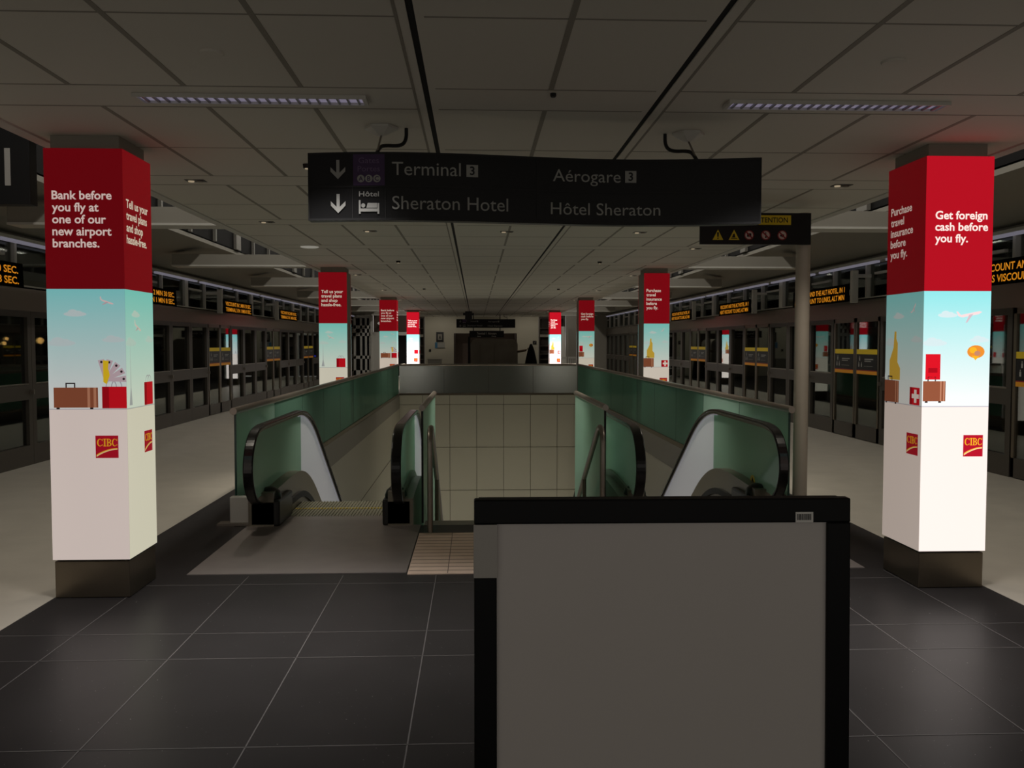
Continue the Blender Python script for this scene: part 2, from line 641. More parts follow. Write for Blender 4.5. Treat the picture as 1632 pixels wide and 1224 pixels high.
def screen_wall(side, sg, x, centers):
    xa, xb = (x, x + sg * 0.10)
    lo, hi = min(xa, xb), max(xa, xb)
    g0, g1 = (x + sg * 0.045, x + sg * 0.055)
    glo, ghi = min(g0, g1), max(g0, g1)
    wall = MB()
    wall.box(lo, hi, YB, YE, 2.02, 2.33, M['header'])
    wall.box(lo, hi, YB, YE, 2.31, 2.35, M['white'])
    wall.box(lo, hi, YB, YE, 2.88, 2.99, M['greypaint'])
    o = struct(wall, 'wall_' + side)
    n = 1
    # upper clerestory band with white posts
    y = YB
    band = MB()
    band.box(glo, ghi, YB, YE, 2.35, 2.88, M['clearglass'])
    i = 0
    while y < YE:
        wd = 0.20 if i % 4 == 0 else 0.055
        band.box(lo - 0.02, hi, y, y + wd, 2.35, 2.88, M['white'])
        if i % 2 == 0:
            band.box(lo, hi, y + 0.25, min(YE, y + 1.1), 2.70, 2.735, M['white'])
        y += 1.33
        i += 1
    struct(band, 'window_band_' + side)
    dn = 1
    prev = YB
    edges = []
    for cy in centers:
        edges.append((cy - 0.92, cy + 0.92))
    for (a, b_) in edges:
        d = bpy.data.objects.new('door_%s_%d' % (side, dn), None)
        d['kind'] = 'structure'
        COL.objects.link(d)
        d.location = (x, (a + b_) / 2, 0)
        cyy = (a + b_) / 2
        for (y0, y1) in ((a + 0.03, cyy - 0.008), (cyy + 0.008, b_ - 0.03)):
            lf = MB()
            l0, l1 = min(0, sg * 0.05), max(0, sg * 0.05)
            yy0, yy1 = y0 - cyy, y1 - cyy
            lf.box(l0, l1, yy0, yy0 + 0.055, 0.01, 2.02, M['steeldark'])
            lf.box(l0, l1, yy1 - 0.055, yy1, 0.01, 2.02, M['steeldark'])
            lf.box(l0, l1, yy0, yy1, 0.01, 0.24, M['frame'])
            lf.box(l0, l1, yy0, yy1, 1.95, 2.02, M['steeldark'])
            leaf = lf.build('door_leaf', d)
            pn = MB()
            pn.box(sg * 0.02 if sg > 0 else -0.03, sg * 0.03 if sg > 0 else -0.02, yy0 + 0.055, yy1 - 0.055, 0.24, 1.95, M['glassdoor'])
            pn.build('glass_pane', leaf)
            sticker(leaf, sg, sg * 0.03, yy0 + 0.06, yy1 - 0.06)
        dn += 1
    # fixed panels between the doors
    spans = []
    p = YB
    for a, b_ in edges:
        spans.append((p, a))
        p = b_
    spans.append((p, YE))
    wn = 1
    for a, b_ in spans:
        if b_ - a < 0.2:
            continue
        k = max(1, round((b_ - a) / 1.16))
        for i in range(k):
            y0 = a + (b_ - a) * i / k
            y1 = a + (b_ - a) * (i + 1) / k
            w_ = MB()
            pw = 0.10
            w_.box(lo, hi, y0, y0 + pw, 0, 2.02, M['frame'])
            w_.box(lo, hi, y1 - pw, y1 - 0.006, 0, 2.02, M['frame'])
            w_.box(lo, hi, y0 + pw, y1 - pw, 0, 0.26, M['frame'])
            w_.box(lo, hi, y0 + pw, y1 - pw, 0.86, 1.06, M['frame'])
            w_.box(lo, hi, y0 + pw, y1 - pw, 1.94, 2.02, M['frame'])
            w_.box(lo - 0.003, hi, y0 + pw - 0.012, y1 - pw + 0.012, 1.055, 1.072, M['steel'])
            fo = struct(w_, 'window_%s_%d' % (side, wn))
            pn = MB()
            pn.box(glo, ghi, y0 + pw, y1 - pw, 0.26, 0.86, M['glassdoor'])
            pn.box(glo, ghi, y0 + pw, y1 - pw, 1.06, 1.94, M['glassdoor'])
            pn.build('glass_pane', fo)
            if i % 2 == 0:
                h = MB()
                h.box(min(x, x - sg * 0.05), max(x, x - sg * 0.05), y1 - 0.07, y1 - 0.045, 0.93, 0.99, M['steel'])
                h.build('door_handle', fo)
            wn += 1


screen_wall('left', -1, PL, [4.5 + 5.4 * k for k in range(0, 7)])
screen_wall('right', 1, PR, [4.13 + 5.3 * k for k in range(0, 7)])

# continuous light strips along the head of each screen wall (real lamps)
for nm, x, sg in (('left', PL, -1), ('right', PR, 1)):
    t = thing('light_strip', 'long white light strip along the top of the %s platform screen wall' % nm, 'light strip', (x - sg * 0.06, 20, 2.90))
    hs = MB()
    hs.box(-0.05, 0.05, -20, 23, 0.0, 0.04, M['white'])
    hs.build('housing', t)
    ds = MB()
    y = -19.5
    while y < 22:
        ds.box(-0.03, 0.03, y, y + 2.35, -0.035, -0.001, M['white_lamp'])
        y += 2.66
    ds.build('diffuser', t)

# unseen cove lights added above the ceiling edges to brighten the platforms
def area(name, parent, loc, sx, sy, e, color, rot=(0, 0, 0)):
    l = bpy.data.lights.new(name, 'AREA')
    l.shape = 'RECTANGLE'
    l.size, l.size_y = sx, sy
    l.energy = e
    l.color = color
    o = bpy.data.objects.new(name, l)
    COL.objects.link(o)
    o.parent = parent
    o.location = loc
    o.rotation_euler = rot
    return o


for nm, x, sg in (('left', CL - .30, -1), ('right', CR + .30, 1)):
    t = thing('added_cove_light', 'long added cove light hidden behind the %s ceiling edge' % nm, 'cove light', (x, 20, 4.7))
    bx(-.10, .10, -22, 23, 0.0, 0.05, M['white']).build('housing', t)
    area('added_cove_fill', t, (0, .5, -.012), .14, 44, 330, (1, .94, .84), (0, radians(8 * sg * -1), 0))

# unseen uplights added in the lower lobby to brighten the well and ceiling
for i, (x, y) in enumerate(((-1.2, 20.5), (1.9, 20.5), (-1.2, 22.8), (1.9, 22.8))):
    t = thing('added_floor_uplight', 'square added floor uplight in the lower lobby at the foot of the %s' % ('left escalator', 'right escalator', 'left well wall', 'right well wall')[i], 'uplight', (x, y, -4.8))
    bx(-.3, .3, -.3, .3, 0.001, .10, M['greypaint']).build('housing', t)
    bx(-.26, .26, -.26, .26, .101, .106, M['uplamp']).build('diffuser', t)
    area('added_uplight_fill', t, (0, 0, .13), .5, .5, 8, (1, .97, .86), (pi, 0, 0))

# tunnel lamps beyond the glass on the left
for i, (x, y, z, r_) in enumerate(((-9.5, 19.9, 1.655, 0.07), (-9.5, 19.5, 1.61, 0.03), (-9.5, 18.5, 1.69, 0.035), (-9.5, 18.4, 1.60, 0.04))):
    t = MB()
    t.lathe([(r_ * .2, -r_), (r_ * .8, -r_ * .6), (r_, 0), (r_ * .8, r_ * .6), (r_ * .2, r_)], (0, 0, 0), M['warm_lamp'], 12)
    t.box(-0.55, 0, -0.012, 0.012, -0.012, 0.012, M['black'])
    o = t.build('tunnel_lamp', None, (x, y, z))
    tag(o, ['large warm lamp glowing behind the glass just left of the near left pillar',
            'small warm lamp behind the glass, next left of the big glowing one',
            'small warm lamp behind the left glass, between two other small ones',
            'small warm lamp behind the left glass, leftmost of the row'][i], 'lamp', 'lamps behind the left glass')

# ------------------------------------------------------------------ stair well
w = MB()
Z0 = -4.8
w.box(WL - 0.1, WL, 7.99, WY1 + 0.1, Z0, -0.201, M['cream'])
w.box(WR, WR + 0.1, 7.99, WY1 + 0.1, Z0, -0.201, M['cream'])
w.box(WL, WR, WY1, WY1 + 0.1, Z0, -0.201, M['cream'])
w.box(WL - 0.05, WL + 0.004, WY0 + .02, WY1, -0.20, 0.15, M['greypaint'])
w.box(WR - 0.004, WR + 0.05, WY0 + .02, WY1, -0.20, 0.15, M['greypaint'])
w.box(WL, WR, WY1 - 0.004, WY1 + 0.06, -0.20, 0.16, M['cream'])
w.box(WL, WR, WY1 - 0.008, WY1 + 0.06, 0.16, 0.19, M['steeldark'])
struct(w, 'wall_stairwell')
w = MB()
for i in range(-3, 4):
    x = 0.027 + 0.747 * i
    if WL < x < WR:
        w.box(x - 0.006, x + 0.006, WY1 - 0.006, WY1 + 0.001, Z0, 0.158, M['creamseam'])
for z in (-0.10, -1.29, -2.49, -3.69):
    w.box(WL, WR, WY1 - 0.006, WY1 + 0.001, z - 0.006, z + 0.006, M['creamseam'])
    if z < -0.2:
        w.box(WL - 0.001, WL + 0.005, 12.0, WY1, z - 0.006, z + 0.006, M['creamseam'])
        w.box(WR - 0.005, WR + 0.001, 12.0, WY1, z - 0.006, z + 0.006, M['creamseam'])
struct(w, 'trim_stairwell_joints')
w = MB()
w.box(WL - 0.1, WR + 0.1, 7.8, WY1 + 0.1, Z0 - 0.1, Z0, M['terrazzo'])
struct(w, 'floor_lower')

# glass balustrades round the well
def balustrade(name_label, x, sg, glassm):
    t = thing('glass_balustrade', name_label, 'balustrade', (x, WY0, 0))
    n = 12
    stp = 1.52
    L = WY1 - WY0
    i = 0
    y = 0.0
    while y < L - 0.05:
        y1 = min(L, y + stp)
        m = MB()
        pale = i < (1 if sg < 0 else 2)
        m.box(-0.009, 0.009, y + 0.004, y1 - 0.004, 0.20, 0.98, M['balpale'] if pale else glassm)
        i += 1
        g = m.build('glass_panel', t)
        e = MB()
        e.box(-0.0095, 0.0095, y + 0.0005, y + 0.004, 0.20, 0.98, M['glassedge'])
        e.build('panel_edge', g)
        y = y1
    m = MB()
    m.tube([(0, -0.06, 1.0), (0, 0.02, 1.0), (0, L, 1.0)], 0.032, M['steel'], 14)
    m.build('top_rail', t, smooth=True)
    m = MB()
    m.box(-0.022, 0.022, 0.03, L, 0.151, 0.21, M['steeldark'])
    m.build('base_channel', t)
    return t


balustrade('long green glass balustrade along the left side of the escalator well', WL - 0.025, -1, M['balglass'])
balustrade('long green glass balustrade along the right side of the escalator well', WR + 0.025, 1, M['balglass'])
t = thing('glass_balustrade', 'grey frosted glass balustrade across the far end of the escalator well', 'balustrade', (XC, WY1 + 0.03, 0))
wd = WR - WL
for i in range(4):
    m = MB()
    x0 = -wd / 2 + wd * i / 4
    m.box(x0 + 0.004, x0 + wd / 4 - 0.004, -0.009, 0.009, 0.20, 0.98, M['greyglass'])
    m.build('glass_panel', t)
m = MB()
m.tube([(-wd / 2 + .03, 0, 1.0), (0, 0, 1.0), (wd / 2 - .03, 0, 1.0)], 0.032, M['steel'], 12)
m.build('top_rail', t, smooth=True)
bx(-wd / 2, wd / 2, -0.022, 0.022, 0.191, 0.215, M['steeldark']).build('base_channel', t)

# ------------------------------------------------------------------ escalators
SL = 0.635
YK, ZB = 9.95, -5.4


def profile(pts_flat, ztop, yk, rad, yend):
    """flat run at ztop then a rounded knee and the slope"""
    p = list(pts_flat)
    n = 8
    for i in range(n + 1):
        s = i / n
        y = yk - rad + 2 * rad * s
        # quadratic blend between flat and slope
        z = ztop - SL * (y - (yk - rad)) ** 2 / (4 * rad)
        p.append((y, z))
    yl, zl = p[-1]
    y = yl
    while y < yend:
        y = min(yend, y + 1.5)
        p.append((y, zl - SL * (y - yl)))
    return p


def offset(path, d):
    out = []
    for i, p in enumerate(path):
        a = path[max(i - 1, 0)]
        b = path[min(i + 1, len(path) - 1)]
        tx, tz = b[0] - a[0], b[1] - a[1]
        l = sqrt(tx * tx + tz * tz)
        out.append((p[0] - tz / l * d, p[1] + tx / l * d))
    return out


def chaikin(p):
    q = [p[0]]
    for a, b in zip(p, p[1:]):
        q += [(a[0] * .75 + b[0] * .25, a[1] * .75 + b[1] * .25), (a[0] * .25 + b[0] * .75, a[1] * .25 + b[1] * .75)]
    return q + [p[-1]]


def escalator(label, xc, mirror):
    t = thing('escalator', label, 'escalator', (xc, 7.8, 0))
    Y = lambda pts: [(a - 7.8, b) for a, b in pts]
    nose = [(7.72, 0.20), (7.56, 0.24), (7.44, 0.32), (7.36, 0.43), (7.335, 0.55), (7.36, 0.66), (7.43, 0.765), (7.53, 0.84), (7.66, 0.88), (7.85, 0.893)]
    nose = chaikin(chaikin(nose))
    hr = profile(nose + [(8.6, 0.893)], 0.893, 9.95, 0.55, 18.6)
    for s in (-1, 1):
        xr = s * 0.605
        inner = offset(hr, -0.028)
        m = MB()
        m.strip(Y(hr), Y(inner), xr - 0.042, xr + 0.042, M['rubber'])
        h = m.build('handrail', t, bevel=0.010)
        in2 = offset(hr, -0.05)
        m = MB()
        m.strip(Y(inner[6:]), Y(in2[6:]), xr - 0.022, xr + 0.022, M['skirt'])
        m.build('handrail_guide', h)
        # glass between rail and deck
        top = [p for p in offset(hr, -0.05)]
        deck = profile([(7.78, 0.30), (8.5, 0.33)], 0.33, 9.35, 0.55, 18.6)
        def dz(y):
            for a, b in zip(deck, deck[1:]):
                if a[0] <= y <= b[0]:
                    return a[1] + (b[1] - a[1]) * (y - a[0]) / (b[0] - a[0])
            return deck[0][1] if y < deck[0][0] else deck[-1][1]
        flat = [p for p in top if p[0] < 9.86]
        # front pane: closed outline, cut where the flat run ends
        yc = 9.55
        out = [p for p in top if p[0] <= yc and p[1] > 0.27]
        zc = 0.893 - 0.05 - SL * max(0, yc - 9.4) ** 2 / 2.2
        front = out + [(yc, zc), (yc, dz(yc) - 0.02), (9.1, dz(9.1) - 0.02), (8.6, dz(8.6) - 0.02), (7.80, 0.28)]
        m = MB()
        m.prism(Y(front), 'x', xr - 0.006, xr + 0.006, M['escglass'])
        m.build('glass_panel', t)
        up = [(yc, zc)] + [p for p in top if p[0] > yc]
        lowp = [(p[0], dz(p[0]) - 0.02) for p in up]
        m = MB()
        m.strip(Y(up), Y(lowp), xr - 0.006, xr + 0.006, M['escglare'])  # sloping pane carries the painted glare
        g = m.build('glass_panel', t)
        g['label'] = 'glass panel along the slope with its white glare painted in'
        lp = [p for p in offset(hr, -0.052) if 9.3 < p[0] < 16]
        lq = [p for p in offset(hr, -0.062) if 9.3 < p[0] < 16]
        m = MB()
        m.strip(Y(lp), Y(lq), xr - 0.015, xr + 0.015, M['hand_fill'])
        m.build('added_handrail_light', t)  # glowing strip added under the rail to whiten the sloping glass
        # inner decking and skirt
        st = profile([(7.78, -0.25), (8.5, -0.25)], -0.25, 9.35, 0.5, 18.6)
        m = MB()
        x0, x1 = (xr - 0.03, xr + 0.11) if s < 0 else (xr - 0.11, xr + 0.03)
        m.strip(Y(deck), Y([(a[0], a[1] - 0.62) for a in deck]), x0, x1, M['skirt'])
        m.build('skirt_panel', t)
        bd = offset(deck, -0.20)
        br = offset(deck, -0.26)
        m = MB()
        xa = xr + 0.11 if s < 0 else xr - 0.13
        m.strip(Y(bd), Y(br), xa, xa + 0.02, M['black'])
        m.build('skirt_brush', t)
        # outer cladding under the glass
        m = MB()
        xo0, xo1 = (xr - 0.11, xr - 0.03) if s < 0 else (xr + 0.03, xr + 0.11)
        m.strip(Y([(a[0], a[1] - 0.06) for a in deck]), Y([(a[0], a[1] - 1.0) for a in deck]), xo0, xo1, M['skirt'])
        m.build('outer_cladding', t)
        # black newel base with its rounded rubber inlet
        m = MB()
        m.box(xr - 0.10 if s < 0 else xr - 0.16, xr + 0.16 if s < 0 else xr + 0.10, -0.02, 0.55, 0.0, 0.235, M['plastic'])
        nb = m.build('newel_base', t, bevel=0.02)
        m = MB()
        xd = xr + 0.05 * (-s)
        m.lathe([(0.02, 0.335), (0.05, 0.325), (0.085, 0.295), (0.10, 0.255), (0.10, 0.23)], (xd, 0.12, 0), M['plastic'], 18)
        m.build('handrail_inlet', nb, smooth=True)
    # landing plate, comb, steps
    m = MB()
    m.box(-0.73, 0.78, -1.63, 0.0, 0.0005, 0.006, M['plate'])
    m.build('landing_plate', t)
    m = MB()
    m.box(-0.49, 0.49, 0.0, 0.42, -0.1, 0.004, M['plate'])
    for i in range(48):
        x = -0.48 + 0.02 * i
        m.box(x, x + 0.008, 0.42, 0.46, -0.03, 0.004, M['orange'] if False else M['plate'])
    m.build('comb_plate', t)
    z = 0.0
    y = 0.46
    for i in range(21):
        m = MB()
        drop = 0 if i < 2 else min(1.0, (i - 1) * 0.5) * 0.40 * SL
        z -= drop
        m.box(-0.49, 0.49, y, y + 0.40, z - 0.22, z - 0.01, M['step'])
        for k in range(33):
            x = -0.485 + 0.03 * k
            m.box(x, x + 0.012, y + 0.008, y + 0.40, z - 0.01, z - 0.002, M['step'])
        m.box(-0.49, 0.49, y, y + 0.012, z - 0.01, z - 0.0015, M['signyellow'] if i == 1 else M['step'])
        m.build('step', t)
        y += 0.40
    return t


escL = escalator('left escalator going down, its black handrails beside the left glass balustrade', -1.265, False)
escR = escalator('right escalator going down, behind the grey poster board, with yellow sticker', 1.985, True)
# yellow warning sticker on the right escalator skirt
m = MB()
m.prism([(0.05 + 0.07 * cos(a * pi / 8), 0.30 + 0.055 * sin(a * pi / 8)) for a in range(16)], 'x', -0.0005, 0.0005, M['signyellow'])
m.prism([(0.01, 0.29), (0.05, 0.285), (0.09, 0.29), (0.05, 0.335)], 'x', -0.001, 0.001, M['ink'])
st = m.build('warning_sticker', escR, (0.605 - 0.015, 0.30, 0.02))
# box cladding by the left newel
t = thing('steel_box', 'small pale steel box on the floor left of the left escalator newel', 'box', (-2.075, 7.95, 0))
bx(-0.085, 0.085, -0.09, 0.0, 0.02, 0.25, M['white']).build('body', t, bevel=0.006)
bx(-0.19, 0.085, -0.13, 0.0, 0.001, 0.02, M['steel']).build('base_plate', t)

# ------------------------------------------------------------------ staircase between the escalators
t = thing('staircase', 'wide staircase going down between the two escalators', 'stairs', (0.345, 7.95, 0))
m = MB()
m.box(-0.80, 0.80, -0.145, 0.05, -0.25, 0.0, M['greypaint'])
y, z = 0.05, 0.0
for i in range(27):
    z -= 0.175
    m.box(-0.80, 0.80, y, y + 0.32, z - 0.2, z, M['greypaint'])
    y += 0.30
m.build('flight', t)
for s in (-1, 1):
    m = MB()
    x = s * 0.73
    pts = [(x, -0.47, 0.002), (x, -0.47, 0.5), (x, -0.47, 0.76), (x, -0.45, 0.83), (x, -0.39, 0.87), (x, -0.30, 0.875), (x, -0.2, 0.85)]
    for k in range(1, 7):
        pts.append((x, -0.2 + k * 1.0, 0.85 - k * 0.583))
    m.tube(pts, 0.024, M['steel'], 12)
    h = m.build('handrail', t, smooth=True)
    for k in (1, 3, 5):
        m = MB()
        m.tube([(x, -0.2 + k, 0.85 - 0.583 * k), (x, -0.2 + k, -0.02 - 0.583 * k)], 0.02, M['steeldark'], 10)
        m.build('handrail_post', h, smooth=True)
for s, lb in ((-1, 'short glass balustrade between the left escalator and the stairs'), (1, 'short glass balustrade between the stairs and the right escalator')):
    b = thing('glass_balustrade', lb, 'balustrade', (0.345 + s * 0.825, 8.0, 0))
    m = MB()
    m.prism([(0, -0.15), (0, 1.0), (2.35, 1.0), (2.35, -1.6)], 'x', -0.009, 0.009, M['escglass'])
    g = m.build('glass_panel', b)
    bx(-0.0095, 0.0095, -0.006, 0.0, -0.02, 1.0, M['black']).build('panel_edge', g)
    m = MB()
    m.tube([(0, -0.03, 1.02), (0, 0.3, 1.02), (0, 2.35, 1.02)], 0.028, M['steel'], 12)
    m.build('top_rail', b, smooth=True)

# tactile tile plate at the stair head
m = MB()
m.box(-0.475, 1.165, 6.12, 7.45, 0.0005, 0.007, M['tactile'])
for k in range(12):
    y = 6.20 + k * 0.105
    m.box(-0.47, 1.16, y, y + 0.012, 0.006, 0.0075, M['groove'])
for k in range(6):
    x = -0.2 + k * 0.28
    m.box(x, x + 0.006, 6.13, 7.445, 0.006, 0.0073, M['groove'])
tag(m.build('tactile_mat'), 'beige ribbed tactile paving at the head of the stairs', 'tactile paving')

# ------------------------------------------------------------------ advertising pillars
PW = 0.475
ZT, ZR, ZP, ZBOT = 2.795, 1.935, 1.19, 0.245
TXT = {'bank': ['Bank before', 'you fly at', 'one of our', 'new airport', 'branches.'],
       'plans': ['Tell us your', 'travel plans', 'and shop', 'hassle-free.'],
       'cash': ['Get foreign', 'cash before', 'you fly.'],
       'insure': ['Purchase', 'travel', 'insurance', 'before', 'you fly.']}


def serif_logo(mb, u0, z0, w, h, put):
    """red square mark with serif capitals C I B C and a rising swoosh"""
    def poly(pts, mt, d=0.002):
        mb.face([put(u0 + a * w, z0 + b * h, d) for a, b in pts], mt)
    poly([(0, 0), (1, 0), (1, 1), (0, 1)], A['logo'], 0.001)
    zb, zt = 0.52, 0.86
    hh = zt - zb
    def C(x0, x1):
        cx, rx = (x0 + x1) / 2, (x1 - x0) / 2
        cz, rz = (zb + zt) / 2, hh / 2
        n = 14
        o = [(cx + rx * cos(a), cz + rz * sin(a)) for a in [radians(42 + (318 - 42) * i / n) for i in range(n + 1)]]
        i_ = [(cx + rx * 0.12 + rx * 0.66 * cos(a), cz + rz * 0.84 * sin(a)) for a in [radians(42 + (318 - 42) * i / n) for i in range(n + 1)]]
        for k in range(n):
            poly([o[k], o[k + 1], i_[k + 1], i_[k]], A['gold'])
        poly([(x1 - 0.025, zt - hh * 0.28), (x1, zt - hh * 0.30), (x1, zt), (x1 - 0.02, zt - 0.01)], A['gold'])
        poly([(x1 - 0.025, zb + hh * 0.26), (x1, zb + hh * 0.28), (x1, zb + hh * 0.12), (x1 - 0.02, zb + hh * 0.08)], A['gold'])
    C(0.07, 0.32)
    poly([(0.375, zb), (0.435, zb), (0.435, zt), (0.375, zt)], A['gold'])
    for zz in (zb, zt - 0.03):
        poly([(0.345, zz), (0.465, zz), (0.465, zz + 0.03), (0.345, zz + 0.03)], A['gold'])
    # B
    poly([(0.51, zb), (0.565, zb), (0.565, zt), (0.51, zt)], A['gold'])
    poly([(0.485, zb), (0.565, zb), (0.565, zb + 0.03), (0.485, zb + 0.03)], A['gold'])
    poly([(0.485, zt - 0.03), (0.565, zt - 0.03), (0.565, zt), (0.485, zt)], A['gold'])
    for (a, b_, rx) in ((zb, zb + hh * 0.54, 0.125), (zb + hh * 0.48, zt, 0.105)):
        cz, rz = (a + b_) / 2, (b_ - a) / 2
        n = 8
        o = [(0.58 + rx * max(0, cos(t)) , cz + rz * sin(t)) for t in [radians(-90 + 180 * i / n) for i in range(n + 1)]]
        i_ = [(0.575 + rx * 0.55 * max(0, cos(t)), cz + rz * 0.70 * sin(t)) for t in [radians(-90 + 180 * i / n) for i in range(n + 1)]]
        o[0] = (0.56, a); o[-1] = (0.56, b_)
        for k in range(n):
            poly([o[k], o[k + 1], i_[k + 1], i_[k]], A['gold'])
    C(0.72, 0.95)
    n = 10
    up = [(0.04 + 0.92 * i / n, 0.15 + 0.29 * sin(radians(90 * i / n)) ** 0.85) for i in range(n + 1)]
    for k in range(n):
        t0, t1 = 0.10 * (1 - 0.35 * k / n), 0.10 * (1 - 0.35 * (k + 1) / n)
        (a, b_), (c_, d_) = up[k], up[k + 1]
        poly([(a, b_ - t0), (c_, d_ - t1), (c_, d_), (a, b_)], A['goldlight'])
        poly([(a, b_ - t0 * .45), (c_, d_ - t1 * .45), (c_, d_), (a, b_)], A['gold'], 0.003)


def advert(kind, parent, rz, glow, logo_u):
    """one printed face in its own coordinates: u from its left edge, z up; turned round the pillar by rz"""
    w = PW
    mb = MB()
    def put(u, z, d=0.0):
        return (u - w / 2, -w / 2 - 0.0003 - d, z)
    def rect(u0, u1, z0, z1, mt, d=0.001):
        mb.face([put(u0, z0, d), put(u1, z0, d), put(u1, z1, d), put(u0, z1, d)], mt)
    def poly(pts, mt, d=0.001):
        mb.face([put(a, b, d) for a, b in pts], mt)
    def ell(cx, cz, rx, rz_, mt, d=0.001, a0=0, a1=360, n=18):
        pts = [(cx + rx * cos(radians(a0 + (a1 - a0) * i / n)), cz + rz_ * sin(radians(a0 + (a1 - a0) * i / n))) for i in range(n + (0 if a1 - a0 == 360 else 1))]
        poly([(min(w - .001, max(.001, a)), b) for a, b in pts], mt, d)
    rect(0, w, ZP, ZR, A['sky'], 0)
    rect(0, w, ZBOT, ZP, A['paper'], 0)
    def cloud(u, z, s):
        ell(u, z, s, s * .22, A['cloud'], .0006)
        ell(u - s * .2, z + s * .12, s * .45, s * .3, A['cloud'], .0007)
        ell(u + s * .3, z + s * .08, s * .35, s * .22, A['cloud'], .0008)
    def plane(u, z, s, tilt):
        def T(a, b):
            c_, s_ = cos(tilt), sin(tilt)
            return (u + (a * c_ - b * s_) * s, z + (a * s_ + b * c_) * s)
        poly([T(-1, .05), T(-.7, -.1), T(.7, -.1), T(1, .02), T(.8, .12), T(-.9, .1)], A['plane'], .0012)
        poly([T(-.1, 0), T(.25, 0), T(-.35, -.55), T(-.5, -.55)], A['lilac'], .0014)
        poly([T(-1, .05), T(-.75, .05), T(-1.0, .42), T(-1.12, .42)], A['plane'], .0014)
    def suitcase(u0, u1, z0, z1):
        rect(u0, u1, z0, z1, A['brown'], .0015)
        for k in (0.76, 0.9):
            rect(u0 + (u1 - u0) * k, u0 + (u1 - u0) * (k + .06), z0, z1, A['brownlight'], .002)
        cu = u0 + (u1 - u0) * .38
        rect(cu - .03, cu + .03, z1 + .022, z1 + .03, A['dark'], .0016)
        rect(cu - .03, cu - .022, z1, z1 + .03, A['dark'], .0016)
        rect(cu + .022, cu + .03, z1, z1 + .03, A['dark'], .0016)
        rect(u0 + .015, u0 + .035, z0 - .01, z0, A['dark'], .0016)
        rect(u1 - .05, u1 - .03, z0 - .01, z0, A['dark'], .0016)
    def bag(u0, u1, z0, z1, cross=False):
        rect(u0, u1, z0, z1, A['bag'], .0018)
        rect(u0, u0 + (u1 - u0) * .28, z0, z1, A['bagdark'], .0020)
        if cross:
            cu, cz, s = (u0 + u1) / 2 + .01, (z0 + z1) / 2, (u1 - u0) * .12
            rect(cu - s, cu + s, cz - 3 * s, cz + 3 * s, A['paper'], .0024)
            rect(cu - 3 * s, cu + 3 * s, cz - s, cz + s, A['paper'], .0025)
        else:
            for c_ in (u0 + (u1 - u0) * .38, u0 + (u1 - u0) * .6):
                n = 10
                for k in range(n):
                    a, b_ = pi * k / n, pi * (k + 1) / n
                    r1, r2 = .034, .028
                    poly([(c_ + r1 * cos(a), z1 + 1.4 * r1 * sin(a)), (c_ + r1 * cos(b_), z1 + 1.4 * r1 * sin(b_)),
                          (c_ + r2 * cos(b_), z1 + 1.4 * r2 * sin(b_)), (c_ + r2 * cos(a), z1 + 1.4 * r2 * sin(a))], A['grey'], .0019)
    rect(0, w, ZP - .002, ZP + .003, A['grey'], .0005)
    cloud(.17, 1.78, .07)
    cloud(.08, 1.60, .09)
    cloud(.40, 1.62, .07)
    if kind == 'bank':
        plane(.365, 1.855, .045, -.35)
        suitcase(.03, .30, ZP + .01, ZP + .135)
        bag(.325, .475, ZP + .005, ZP + .14)
        for k in range(5):
            a = radians(100 - 24 * k)
            cx, cz = .345, 1.37
            dx, dz = cos(a), sin(a)
            poly([(cx - dz * .006, cz + dx * .006), (cx + dz * .006, cz - dx * .006),
                  (cx + dx * .13 + dz * .02, cz + dz * .13 - dx * .02), (cx + dx * .13 - dz * .02, cz + dz * .13 + dx * .02)], A['lilac'], .002 + .0003 * k)
            ell(cx + dx * .115, cz + dz * .115, .008, .008, A['dark'], .0036, n=8)
        poly([(.335, 1.36), (.355, 1.345), (.375, 1.40), (.37, 1.43), (.365, 1.44), (.37, 1.49), (.335, 1.495)], A['yellow'], .004)
    elif kind == 'plans':
        plane(.20, 1.70, .06, -.4)
        poly([(.04, 1.21), (.09, 1.21), (.072, 1.32), (.066, 1.62), (.062, 1.32)], A['grey'], .001)
        bag(.29, .44, ZP + .005, ZP + .155)
    elif kind == 'cash':
        plane(.33, 1.785, .085, .18)
        suitcase(.005, .165, ZP + .035, ZP + .165)
        rect(.02, .125, ZP + .175, ZP + .34, A['bag'], .0016)
        rect(.04, .105, ZP + .22, ZP + .25, A['bagdark'], .0018)
        ell(.375, 1.545, .062, .042, A['orange'], .0014)
        ell(.355, 1.555, .026, .02, A['gold'], .0018)
        ell(.385, 1.535, .022, .016, A['brownlight'], .002)
        poly([(.345, 1.52), (.40, 1.515), (.372, 1.49)], A['gold'], .0019)
    else:
        plane(.36, 1.83, .04, .9)
        suitcase(.0, .19, ZP + .005, ZP + .155)
        poly([(.06, 1.35), (.20, 1.35), (.20, 1.43), (.165, 1.47), (.165, 1.60), (.145, 1.63), (.145, 1.68), (.12, 1.68), (.11, 1.57), (.06, 1.48)], A['ochre'], .0012)
        bag(.33, .45, ZP + .005, ZP + .12, True)
    o = mb.build('printed_panel', parent, rz=rz)
    o.color = (*glow, 1)
    rb = MB()
    rb.face([put(0, ZR), put(w, ZR), put(w, ZT), put(0, ZT)], A['red'])
    rb = rb.build('red_band', o)
    k = {0.50: .72, 1.05: 1.55}.get(round(glow[0], 2), 1.0) if parent.location.y < 10 else 1.15
    rb.color = tuple(g * k for g in glow) + (1,)
    tx = MB()
    rows = TXT[kind]
    sp = .0735
    zt = {'bank': 2.485, 'plans': 2.445, 'cash': 2.395, 'insure': 2.475}[kind]
